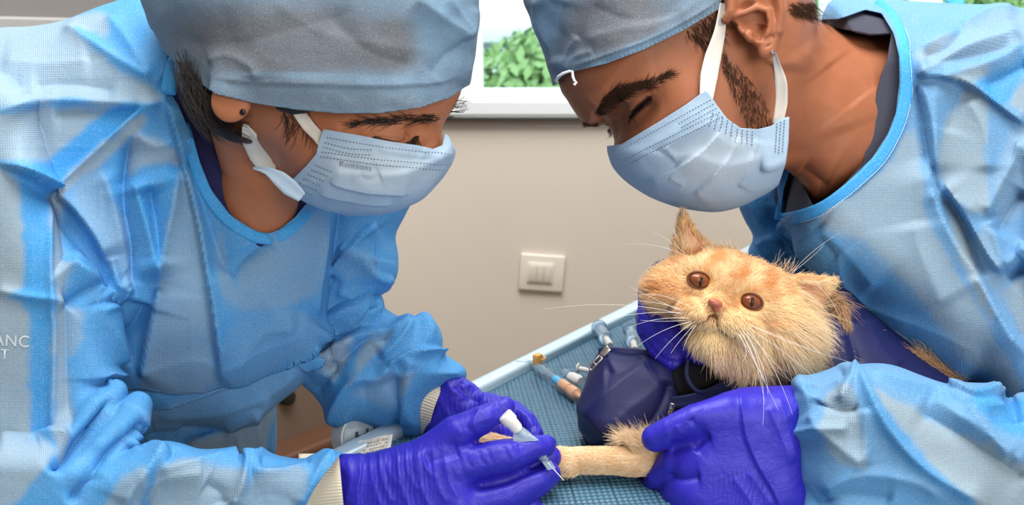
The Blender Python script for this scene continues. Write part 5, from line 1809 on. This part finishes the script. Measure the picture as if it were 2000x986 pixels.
def grow(nm, V, Q, n, dens, length, flow, matn, k=5, lift=0.5, rad=0.00016, tint=None, seed=0, curl=0.15, clump=0.5, droop=(0, 0, 0), kw=None):
    rg = np.random.default_rng(seed)
    T = tris(Q)
    a, b, c = V[T[:, 0]], V[T[:, 1]], V[T[:, 2]]
    cr = np.cross(b - a, c - a)
    ar = np.linalg.norm(cr, axis=1)
    ce = (a + b + c) / 3
    w = ar * dens(ce)
    w = w / w.sum()
    i = rg.choice(len(T), n, p=w)
    u, v = rg.random(n), rg.random(n)
    fl = u + v > 1
    u[fl], v[fl] = 1 - u[fl], 1 - v[fl]
    p = a[i] + u[:, None] * (b - a)[i] + v[:, None] * (c - a)[i]
    N_ = normals(V, Q)
    nn = N_[T[i, 0]]
    d = flow(p)
    # hairs lie together in small tufts
    cell = np.floor(p / 9.0)
    hsh = np.sin(cell @ np.array([12.9898, 78.233, 37.719])) * 43758.5453
    jit = np.stack([np.modf(hsh * s_)[0] for s_ in (1.0, 1.7, 2.3)], 1)
    d = d + jit * clump * 0.5
    d = d - nn * (d * nn).sum(1)[:, None]
    d /= np.linalg.norm(d, axis=1)[:, None] + 1e-9
    L = length(p) * (0.65 + 0.6 * rg.random(n))
    rnd = rg.normal(0, curl, (n, 3))
    t = np.linspace(0, 1, k)
    P = np.empty((n, k, 3))
    for j in range(k):
        s = t[j]
        P[:, j] = p + (d * (s * L)[:, None]) + nn * (L * lift * (s - 0.45 * s * s))[:, None] + rnd * (L * s * s)[:, None] + np.array(droop) * (L * s * s)[:, None]
    rr = rad * np.array([1.0, 0.95, 0.8, 0.55, 0.2])[:k] if k == 5 else rad * np.linspace(1, 0.2, k)
    return hair(nm, None, P, rr, M[matn], cat, tint(p) if tint else np.ones(n), kind='stuff', **(kw or {}))


eLo = [(1338, 500), (1336, 452), (1338, 432), (1352, 456), (1374, 488), (1360, 508)]
eRo = [(1556, 562), (1580, 555), (1612, 552), (1598, 578), (1574, 602), (1558, 604)]
eL2, eR2 = Poly2(eLo), Poly2(eRo)
for o_, dz_ in ((eLo, 0), (eRo, 0)):
    v, q = mesh_sdf(pillow(o_, ZC + 12, 3.2, 4), (min(p_[0] for p_ in o_) - 8, min(p_[1] for p_ in o_) - 8, ZC + 4), (max(p_[0] for p_ in o_) + 8, max(p_[1] for p_ in o_) + 8, ZC + 20), 1.6)
    part('inner_ear', v, q, M['ear_inner'], cat, label='pink skin inside the ear')
NOSE = np.array([1397, 590, -90.0])


def head_flow(p):
    d = p - NOSE
    d = d / (np.linalg.norm(d, axis=1)[:, None] + 1e-6)
    d[:, 1] += np.where(p[:, 1] > 640, 0.5, 0.0)
    for (x, y) in ((1366, 547), (1467, 589)):
        q = p[:, :2] - np.array([x, y])
        r = np.linalg.norm(q, axis=1) + 1e-6
        d[:, :2] += (q / r[:, None]) * (2.2 * np.exp(-(r / 34) ** 2))[:, None]
    e = np.exp(-(((p[:, 0] - 1340) / 40) ** 2 + ((p[:, 1] - 455) / 40) ** 2))
    d += e[:, None] * np.array([-0.2, -1.6, 0])
    e = np.exp(-(((p[:, 0] - 1590) / 45) ** 2 + ((p[:, 1] - 570) / 40) ** 2))
    d += e[:, None] * np.array([1.6, 0.1, 0])
    return d


def head_dens(c):
    m = (c[:, 0] > 1240) & (c[:, 0] < 1640) & (c[:, 1] < 770) & (c[:, 2] < 130)
    m &= ~((c[:, 1] > 705) & (c[:, 2] > 40))
    for (x, y, rx, ry, rot) in ((1366, 547, 27, 19, 16), (1467, 589, 28, 19, 18), (1397, 593, 14, 10, 20)):
        cs2, sn2 = math.cos(R(rot)), math.sin(R(rot))
        u = ((c[:, 0] - x) * cs2 + (c[:, 1] - y) * sn2) / rx
        v = (-(c[:, 0] - x) * sn2 + (c[:, 1] - y) * cs2) / ry
        m &= (u * u + v * v > 1.0) | (c[:, 2] > 20)
    m &= ~((eL2(c[:, 0], c[:, 1]) < 0) & (c[:, 2] < ZC + 22) & (c[:, 1] < 515)) & ~((eR2(c[:, 0], c[:, 1]) < 0) & (c[:, 2] < ZC + 22))
    return m.astype(float)


def head_len(p):
    r = np.linalg.norm(p[:, :2] - NOSE[:2], axis=1)
    L = 9 + 0.11 * r
    L += 26 * np.clip((p[:, 0] - 1490) / 70, 0, 1) * np.clip((p[:, 1] - 590) / 50, 0, 1)
    L += 26 * np.clip((p[:, 1] - 655) / 40, 0, 1) * np.clip((p[:, 0] - 1390) / 60, 0, 1)
    L += 8 * np.clip((p[:, 1] - 640) / 30, 0, 1)
    L += 12 * np.clip((1310 - p[:, 0]) / 30, 0, 1)
    L *= np.where((p[:, 1] < 478) | (p[:, 0] > 1565) & (p[:, 1] < 605), 0.55, 1.0)
    for (x, y) in ((1366, 547), (1467, 589)):
        L *= 1 - 0.55 * np.exp(-(((p[:, 0] - x) / 42) ** 2 + ((p[:, 1] - y) / 34) ** 2))
    return L


def head_tint(p):
    c, s = math.cos(R(22)), math.sin(R(22))
    u = (p[:, 0] - 1420) * c + (p[:, 1] - 540) * s
    v = -(p[:, 0] - 1420) * s + (p[:, 1] - 540) * c
    st_ = np.sin(u / 7.5 + 1.6 * np.sin(v / 17.0) + 2.0 * vnoise(p, 40, 31)) * 0.5 + 0.5
    fore = np.clip(1 - np.abs(v + 18) / 46, 0, 1) * np.clip(1 - np.abs(u) / 125, 0, 1) ** 0.5
    t = 0.66 - 0.95 * fore * st_ ** 1.3 + 0.35 * vnoise(p, 30, 32) + 0.3 * vnoise(p, 7, 36)
    t -= 0.45 * np.exp(-((p[:, 0] - 1410) / 26) ** 2 - ((p[:, 1] - 575) / 18) ** 2)
    t += 0.5 * np.clip((p[:, 1] - 625) / 40, 0, 1)
    t -= 0.35 * np.exp(-((p[:, 0] - 1300) / 26) ** 2 - ((p[:, 1] - 555) / 26) ** 2)
    return np.clip(t, 0, 1)


grow('fur', V, Q, 110000, head_dens, head_len, head_flow, 'fur', tint=head_tint, seed=1, lift=0.42, curl=0.16, droop=(0, 0.10, 0))
ruff = lambda c: ((c[:, 0] > 1380) & (c[:, 0] < 1585) & (c[:, 1] > 600) & (c[:, 1] < 715) & (c[:, 2] < 110) & ((c[:, 0] > 1500) | (c[:, 1] > 662))).astype(float)
grow('ruff', V, Q, 9000, ruff, lambda p: 46 + 30 * (p[:, 0] > 1470), lambda p: head_flow(p) + np.array([0.25, 0.35, 0]), 'fur_pale', tint=lambda p: 0.5 + 0.4 * vnoise(p, 20, 33), seed=2, lift=0.35, curl=0.12, droop=(0, 0.2, 0), rad=0.00014)
arm_d = lambda c: ((c[:, 1] > 850) & (c[:, 0] < 1330)).astype(float)


def arm_flow(p):
    return np.tile(np.array([-1.0, 0.12, 0.0]), (len(p), 1))


grow('leg_fur', V, Q, 26000, arm_d, lambda p: 8 + 5 * np.clip((p[:, 0] - 1200) / 60, 0, 1) + 5 * (p[:, 0] < 1120), arm_flow, 'fur_pale', tint=lambda p: 0.55 + 0.4 * vnoise(p, 16, 34), seed=3, lift=0.25, curl=0.12, k=4, rad=0.00015)
tuft = lambda c: ((c[:, 1] > 860) & (c[:, 1] < 890) & (c[:, 0] > 1235) & (c[:, 0] < 1310) & (c[:, 2] < -40)).astype(float)
grow('elbow_tuft', V, Q, 2600, tuft, lambda p: np.full(len(p), 44.0), lambda p: np.tile(np.array([-0.75, -1.0, 0]), (len(p), 1)), 'fur_pale', tint=lambda p: 0.6 + 0.3 * vnoise(p, 16, 35), seed=4, lift=0.7, curl=0.22, rad=0.00014)
# ear fringe
rgw = np.random.default_rng(5)
def lines(n, a, b, L, spread, z, sag=0.0, k=5):
    out = []
    for i in range(n):
        x, y = a[0] + (a[2] - a[0]) * rgw.random(), a[1] + (a[3] - a[1]) * rgw.random()
        dx, dy = b[0] + rgw.normal(0, spread), b[1] + rgw.normal(0, spread)
        l = L * (0.6 + 0.6 * rgw.random())
        out.append([(x + dx * l * s, y + dy * l * s + sag * l * s * s, z - 14 * math.sin(s * 2) + rgw.normal(0, 1.5)) for s in np.linspace(0, 1, k)])
    return np.array(out)


fr = np.concatenate([lines(260, (1546, 566, 1562, 606), (0.95, 0.30), 50, 0.2, ZC - 2, 0.25), lines(160, (1556, 548, 1612, 550), (0.8, 0.28), 20, 0.25, ZC + 6), lines(120, (1336, 492, 1356, 508), (-0.12, -0.95), 40, 0.2, ZC + 6), lines(90, (1322, 460, 1330, 510), (-0.5, -0.7), 20, 0.3, ZC + 10),
                     lines(40, (1331, 420, 1337, 430), (-0.05, -1.0), 14, 0.15, ZC + 18), lines(60, (1500, 520, 1550, 545), (0.45, -0.8), 24, 0.3, ZC + 20), lines(70, (1390, 486, 1440, 492), (-0.05, -1), 18, 0.3, ZC + 10), lines(90, (1560, 592, 1580, 610), (0.9, 0.6), 44, 0.2, ZC - 4, 0.2)])
hair('ear_fringe', None, fr, 0.00013 * np.array([1, .95, .8, .55, .2]), M['fur_pale'], cat, 0.6 + 0.3 * rgw.random(len(fr)), kind='stuff')
# tufts of the back between bag and gown
def tuft_along(n, a, b, jit, d, L, sp, z):
    out = []
    for i in range(n):
        t = rgw.random()
        x, y = a[0] + (b[0] - a[0]) * t + rgw.normal(0, jit), a[1] + (b[1] - a[1]) * t + rgw.normal(0, jit)
        dx, dy = d[0] + rgw.normal(0, sp), d[1] + rgw.normal(0, sp)
        l = L * (0.4 + 0.8 * rgw.random())
        out.append([(x + dx * l * s, y + dy * l * s + 0.2 * l * s * s, z - 16 * math.sin(s * 2.4) + rgw.normal(0, 2)) for s in np.linspace(0, 1, 5)])
    return np.array(out)


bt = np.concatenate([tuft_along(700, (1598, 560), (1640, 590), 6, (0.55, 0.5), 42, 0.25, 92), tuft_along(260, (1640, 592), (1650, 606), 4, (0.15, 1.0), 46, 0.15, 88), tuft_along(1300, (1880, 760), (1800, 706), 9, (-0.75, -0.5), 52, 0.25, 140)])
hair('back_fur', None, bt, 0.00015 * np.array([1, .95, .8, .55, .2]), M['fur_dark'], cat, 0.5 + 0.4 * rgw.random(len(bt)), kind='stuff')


# whiskers: each a thin bowed hair
def whisk(lst):
    out = []
    for (a, m, b, za, zb) in lst:
        out.append([((1 - t) ** 2 * a[0] + 2 * t * (1 - t) * m[0] + t * t * b[0], (1 - t) ** 2 * a[1] + 2 * t * (1 - t) * m[1] + t * t * b[1], za + (zb - za) * t) for t in np.linspace(0, 1, 10)])
    return np.array(out)


wl = [((1346, 618), (1220, 580), (1060, 604), -100, -60), ((1344, 612), (1210, 600), (1105, 655), -100, -70), ((1350, 616), (1290, 590), (1230, 560), -100, -90), ((1348, 622), (1280, 616), (1228, 640), -105, -120), ((1350, 628), (1290, 640), (1240, 680), -105, -130),
      ((1352, 630), (1310, 660), (1280, 700), -105, -140), ((1356, 634), (1330, 660), (1310, 690), -105, -130), ((1342, 608), (1280, 585), (1232, 588), -100, -100), ((1360, 634), (1340, 660), (1334, 684), -105, -130),
      ((1345, 600), (1300, 570), (1250, 575), -95, -100), ((1350, 624), (1300, 630), (1250, 625), -100, -110),
      ((1440, 640), (1480, 690), (1494, 790), -110, -190), ((1446, 640), (1500, 700), (1490, 830), -110, -200), ((1452, 640), (1490, 680), (1544, 745), -110, -170), ((1456, 636), (1540, 690), (1600, 745), -110, -150), ((1460, 640), (1520, 720), (1548, 810), -110, -190),
      ((1448, 646), (1480, 720), (1520, 800), -110, -200), ((1462, 634), (1560, 680), (1665, 708), -110, -80), ((1436, 644), (1470, 690), (1450, 705), -110, -150), ((1454, 644), (1500, 720), (1500, 770), -110, -190), ((1458, 632), (1530, 660), (1600, 690), -110, -120), ((1442, 650), (1470, 700), (1496, 745), -112, -170),
      ((1340, 500), (1280, 470), (1215, 478), 0, 30), ((1350, 505), (1300, 462), (1275, 452), 0, 10), ((1545, 535), (1580, 490), (1640, 455), 20, -20), ((1550, 530), (1590, 500), (1610, 478), 20, 0), ((1600, 560), (1630, 590), (1640, 620), 20, 10)]
hair('whiskers', None, whisk(wl), 0.00016 * np.linspace(1, 0.3, 10), M['whisker'], cat, label='long white whiskers')

# ------------------------------------------------------------------ the carrier bag
bag = empty('carrier_bag', on_plane(1420, 880), 'navy fabric carrier bag zipped around the body of the cat on the table', 'bag')
pocket = pillow([(1172, 684), (1230, 684), (1300, 690), (1334, 716), (1340, 800), (1300, 860), (1250, 884), (1165, 874), (1138, 852), (1127, 832), (1136, 780)], 60, 84, 60, -0.15, -0.35)
main = pillow([(1300, 742), (1320, 776), (1400, 762), (1470, 734), (1530, 690), (1590, 600), (1624, 562), (1662, 566), (1722, 622), (1800, 688), (1900, 760), (1960, 900), (1700, 1000), (1400, 960), (1290, 900)], 150, 120, 90, 0.1, -0.2)
under = chain([(1180, 925, -20, 22), (1260, 950, -40, 26), (1340, 965, -50, 30)])
V, Q = mesh_sdf(union((pocket, 0), (main, 20), (under, 10)), (1100, 530, -90), (2000, 1030, 330), 3.0)
V0 = relax(V, Q, 1)
N0 = normals(V0, Q)
V1 = V0 + N0 * (vnoise(V0, 60, 41) * 4)[:, None]
V1 = fold(V1, Q, [('r', [(1138, 826), (1180, 780), (1230, 735), (1275, 706)], 14, 26), ('v', [(1180, 730), (1220, 725), (1262, 700)], 8, 18), ('v', [(1312, 740), (1290, 790), (1255, 845)], 14, 18), ('r', [(1170, 862), (1220, 810), (1270, 770), (1300, 735)], 8, 22),
                  ('r', [(1178, 705), (1230, 706), (1290, 712)], 3, 5), ('r', [(1600, 600), (1640, 660), (1660, 720)], 8, 18), ('v', [(1640, 600), (1662, 660), (1676, 716)], 12, 10), ('r', [(1690, 620), (1720, 680), (1760, 720)], 6, 20)], Surf(V0, Q), N0)
bo = put('bag_shell', V1, Q, M['bag'], bag)
bs_ = Surf(V1, Q)
# dark opening at the throat, with its bound rim and drawn strap
V, Q = mesh_sdf(pillow([(1306, 728), (1336, 704), (1400, 700), (1470, 706), (1462, 734), (1400, 758), (1330, 778), (1314, 764)], 20, 30, 16), (1290, 690, -30), (1490, 790, 70), 2.6)
part('lining', V, Q, M['lining'], bag)
p = np.array([(1312, 786, -18), (1345, 782, -30), (1400, 768, -34), (1450, 748, -26), (1490, 728, -6), (1540, 690, 20), (1580, 640, 40)], float)
V, Q = ribbon(catmull(p, False, 6), [22, 25, 25, 22, 22, 20], 5, bow=-2)
part('rim_band', V, Q, M['bag_trim'], bag)
p = np.array([(1344, 702, -20), (1341, 728, -28), (1350, 752, -32), (1370, 765, -34), (1404, 752, -30), (1436, 736, -20)], float)
V, Q = ribbon(catmull(p, False, 6), 7, 5)
part('strap', V, Q, M['bag_trim'], bag)
p = bs_.drape([(1172, 688), (1200, 686), (1250, 690), (1296, 697)], 2)
V, Q = ribbon(catmull(p, False, 6), 14, 4)
zp = part('zip', V, Q, M['zip'], bag)
pts = densify([tuple(q[:2]) for q in p], 4.0)
mbz = MB()
for q in pts:
    h, nn = bs_.hit(q[0], q[1] + 1)
    if h is None:
        continue
    w_ = W(np.array([h + np.array([0, 0, -3.0])]))[0]
    mbz.box(w_, (0.0009, 0.0012, 0.0022))
mbz.obj('zip_teeth', M['bag_trim'], zp, kind='stuff')


def zip_pull(x, y, z, dx, dy, parent, n=1.0):
    p0 = W((x, y, z)); p1 = W((x + dx * 0.3, y + dy * 0.3, z - 6)); p2 = W((x + dx, y + dy, z - 4))
    ex = Vector(p2 - p1).normalized()
    nz = Vector(CAM - p1).normalized()
    ey = nz.cross(ex).normalized()
    nz = ex.cross(ey)
    rot = Matrix((ex, ey, nz)).transposed()
    s = MB()
    s.box(p0, (0.009 * n, 0.0055 * n, 0.0034 * n), rot, bevel=0.0012, seg=3)
    so = s.obj('zip_slider', M['steel'], parent, smooth=True, label='nickel zip slider')
    L = np.linalg.norm(p2 - p1)
    m = MB()
    c = (p1 + p2) / 2
    e = np.array(ey) * 0.0017 * n
    for sgn in (-1, 1):
        m.box(c + e * sgn, (L, 0.0011 * n, 0.0012 * n), rot, bevel=0.0003)
    for t in (-0.48, 0.05, 0.48):
        m.box(c + np.array(ex) * L * t, (0.0015 * n, 0.0043 * n, 0.0013 * n), rot, bevel=0.0004)
    m.obj('pull_tab', M['steel'], so, smooth=True)


zip_pull(1183, 686, bs_.z(1186, 690, 40) - 8, -32, 34, bag)
zip_pull(1312, 794, -40, -4, 14, bag, 0.7)
# ------------------------------------------------------------------ small things on the table and in the hands
def lay(px, py, h=0.0):
    return on_plane(px, py, TABLE_Z + h)


def mid(a, b, t):
    return np.array(a) + (np.array(b) - np.array(a)) * t


# cannula held in the near hand: white cap up, clear hub with wings, needle pointing down to the paw
a, b = W((984, 808, -172)), W((1072, 905, -152))
c_ = W((1101, 938, -168))
can = empty('cannula', (a + b) / 2, 'cannula with white cap, clear winged hub and fine needle held in blue gloved fingers', 'cannula')
L = np.linalg.norm(b - a)
MB().lathe([(0, .0042), (.001, .0054), (.007, .0056), (.0085, .0047), (.014, .0043), (.0165, .0030)], a, b, 24).obj('cap', M['milk'], can, smooth=True, label='white screw cap')
m = MB(); m.lathe([(.0155, .0034), (.020, .0046), (.026, .0050), (.030, .0040), (.043, .0034), (L * .86, .0028), (L * .95, .0022)], a, b, 20)
m.obj('hub', M['clear'], can, smooth=True, label='clear plastic hub')
w0, w1, w2, w3 = W((1002, 842, -168)), W((1030, 842, -164)), W((1052, 860, -172)), W((1002, 866, -178))
MB().grid([[w0, w1], [w3, w2]]).obj('wing', M['clear'], can, solid=0.0012)
w0, w1, w2, w3 = W((1058, 901, -164)), W((1076, 899, -164)), W((1086, 914, -168)), W((1070, 918, -170))
MB().grid([[w0, w1], [w3, w2]]).obj('wing', M['clear'], can, solid=0.0012)
MB().tube([W((1070, 903, -164)), c_], [0.0007, 0.0004], 8).obj('needle', M['steel'], can, smooth=True, label='fine steel needle')

# on the mat: cannula with orange wings and peach cap
a, b = lay(1044, 711, .006), lay(1134, 776, .005)
o = empty('cannula', lay(1090, 745), 'cannula with orange grip, blue collar and peach cap on the mat by the rim', 'cannula')
L = np.linalg.norm(b - a)
MB().lathe([(0, .003), (.003, .0042), (.016, .0036), (L * .50, .0030), (L * .52, .0018)], a, b, 16).obj('barrel', M['clear'], o, smooth=True)
MB().lathe([(L * .46, .0032), (L * .47, .0040), (L * .60, .0040), (L * .61, .003)], a, b, 16).obj('collar', M['blue_pl'], o, smooth=True)
MB().lathe([(L * .60, .0044), (L * .62, .0054), (L * .76, .0050), (L * .77, .0040), (L * .80, .0056), (L * .92, .0058), (L * .94, .0036), (L * 1.0, .0014)], a, b, 20).obj('cap', M['peach'], o, smooth=True, label='peach screw cap')
MB().box(lay(1050, 702, .012), (.009, .007, .012), rotT, bevel=.0015).obj('port_cap', M['orange'], o, smooth=True, label='orange port cap')
for s_ in (-1, 1):
    MB().grid([[lay(1050, 709, .005), lay(1066, 712, .005)], [lay(1050 + s_ * 22, 710 + s_ * 6, .006), lay(1066 + s_ * 16, 720 + s_ * 8, .006)]]).obj('wing', M['clear'], o, solid=.0012)
MB().tube([lay(1046, 709, .008), lay(1024, 706, .009), lay(1008, 705, .010)], .0006, 6).obj('needle', M['clear'], o, smooth=True)
q = [lay(1056 + 9 * math.cos(t), 699 + 4 * math.sin(t), .012) for t in np.linspace(0, 2 * math.pi, 13)]
MB().tube(q, .0009, 6).obj('hinge_loop', M['orange'], o, smooth=True)

# two capped hubs further back
for (a_, b_, lab) in (((1168, 636), (1192, 674), 'clear blue needle hub with white tip lying beside the zip of the bag'), ((1231, 640), (1240, 682), 'clear blue needle hub with white tip half behind the gloved fingers')):
    a, b = lay(*a_, .008), lay(*b_, .008)
    L = np.linalg.norm(b - a)
    o = empty('needle_hub', lay((a_[0] + b_[0]) / 2, (a_[1] + b_[1]) / 2), lab, 'needle hub')
    MB().lathe([(0, .006), (.003, .0085), (.007, .0088), (.009, .0062), (L * .45, .0060), (L * .60, .0072), (L * .66, .0072), (L * .68, .004)], a, b, 20).obj('hub', M['clear'], o, smooth=True)
    MB().lathe([(L * .6, .0034), (L * .95, .0038), (L * 1.0, .0030)], a, b, 16).obj('tip', M['milk'], o, smooth=True, label='white tip')
# small clear connector with a white end, and a loose stopper beside it
a, b = lay(1098, 727, .006), lay(1134, 745, .006)
L = np.linalg.norm(b - a)
o = empty('connector', lay(1116, 738), 'small clear winged connector with white end beside the peach cap', 'connector')
MB().lathe([(0, .003), (.004, .0052), (L * .5, .0048)], a, b, 16).obj('barrel', M['clear'], o, smooth=True)
MB().lathe([(L * .45, .0050), (L * .9, .0056), (L, .0040)], a, b, 16).obj('end_cap', M['milk'], o, smooth=True)
MB().grid([[lay(1104, 735, .003), lay(1122, 738, .003)], [lay(1112, 722, .012), lay(1119, 721, .014)]]).obj('wing', M['clear'], o, solid=.001)
a, b = lay(1128, 719, .005), lay(1152, 724, .005)
L = np.linalg.norm(b - a)
o = empty('stopper', lay(1140, 722), 'tiny milky stopper next to the hanging zip pull', 'stopper')
MB().lathe([(0, .0052), (.0015, .0052), (.002, .0026), (L, .0026)], a, b, 16).obj('plunger', M['milk'], o, smooth=True)

# tape roll and paper strip by the sleeve
c = lay(712, 858, .0)
o = empty('tape_roll', c, 'white tape roll with dark lettering standing beside the far sleeve', 'tape')
cen = W((706, 852, 120))
ax = Vector((0.55, -0.75, 0.35)).normalized()
a = np.array(cen) - np.array(ax) * .012
b = np.array(cen) + np.array(ax) * .012
MB().lathe([(0, .0205), (.001, .0225), (.023, .0225), (.024, .0205)], a, b, 36).obj('roll', M['milk'], o, smooth=True)
MB().lathe([(.0235, .0215), (.0246, .0200)], a, b, 36).obj('label_disc', M['clear'], o, smooth=True)
u_ = ax.orthogonal().normalized()
m = MB()
def face_pt(x, y):
    ex = Vector((0.8, 0.6, 0)).normalized(); ex = (ex - ax * ex.dot(ax)).normalized(); ey = ax.cross(ex)
    return np.array(b) + np.array(ax) * .0008 + np.array(ex) * x + np.array(ey) * y
for (x0, y0, x1, y1) in ((-.012, -.004, -.0095, .007), (-.0095, .004, -.006, .001), (-.006, .001, -.0025, .004), (-.0025, -.004, .0, .007), (.004, -.004, .007, .007)):
    m.grid([[face_pt(x0, y0), face_pt(x0 + .0026, y0)], [face_pt(x1, y1), face_pt(x1 + .0026, y1)]])
m.obj('lettering', M['ink'], o)
for k in range(3):
    MB().grid([[face_pt(-.012, -.010 - .0026 * k), face_pt(.010, -.010 - .0026 * k)], [face_pt(-.012, -.0115 - .0026 * k), face_pt(.010, -.0115 - .0026 * k)]]).obj('lettering', M['ink_pale'], o)

o = empty('paper_packet', lay(738, 888), 'crumpled white paper packet with grey print behind the near glove', 'packet')
P = []
for i in range(12):
    row = []
    for j in range(8):
        s_, t_ = i / 11, j / 7
        x = 700 + 66 * s_ - 6 * t_
        y = 862 - 14 * s_ + 44 * t_
        row.append(W((x, y, 30 - 24 * t_ + 8 * math.sin(s_ * 9 + t_ * 4) + 5 * math.sin(t_ * 8))))
    P.append(row)
MB().grid(P).obj('sheet', M['paper'], o, smooth=True, solid=.0006)
m = MB()
P = np.array(P)
for j in range(1, 7):
    for i in range(1, 10):
        if (i * 7 + j * 5) % 6 == 0:
            continue
        p0, p1 = P[i, j], P[i + 1, j] * .75 + P[i, j] * .25
        dn = (P[i, min(j + 1, 7)] - P[i, j]) * .22
        up = (CAM - p0) / np.linalg.norm(CAM - p0) * .0009
        m.grid([[p0 + up, p1 + up], [p0 + dn + up, p1 + dn + up]])
m.obj('print', M['ink_pale'], o, kind='stuff')
P = []
for i in range(8):
    row = []
    for j in range(5):
        s_, t_ = i / 7, j / 4
        row.append(W((650 + 110 * s_, 884 - 34 * s_ + 30 * t_, 66 - 20 * t_ + 3 * math.sin(s_ * 6))))
    P.append(row)
MB().grid(P).obj('film', M['blue_pl'], o, smooth=True, solid=.0006, label='pale clear side of the packet')
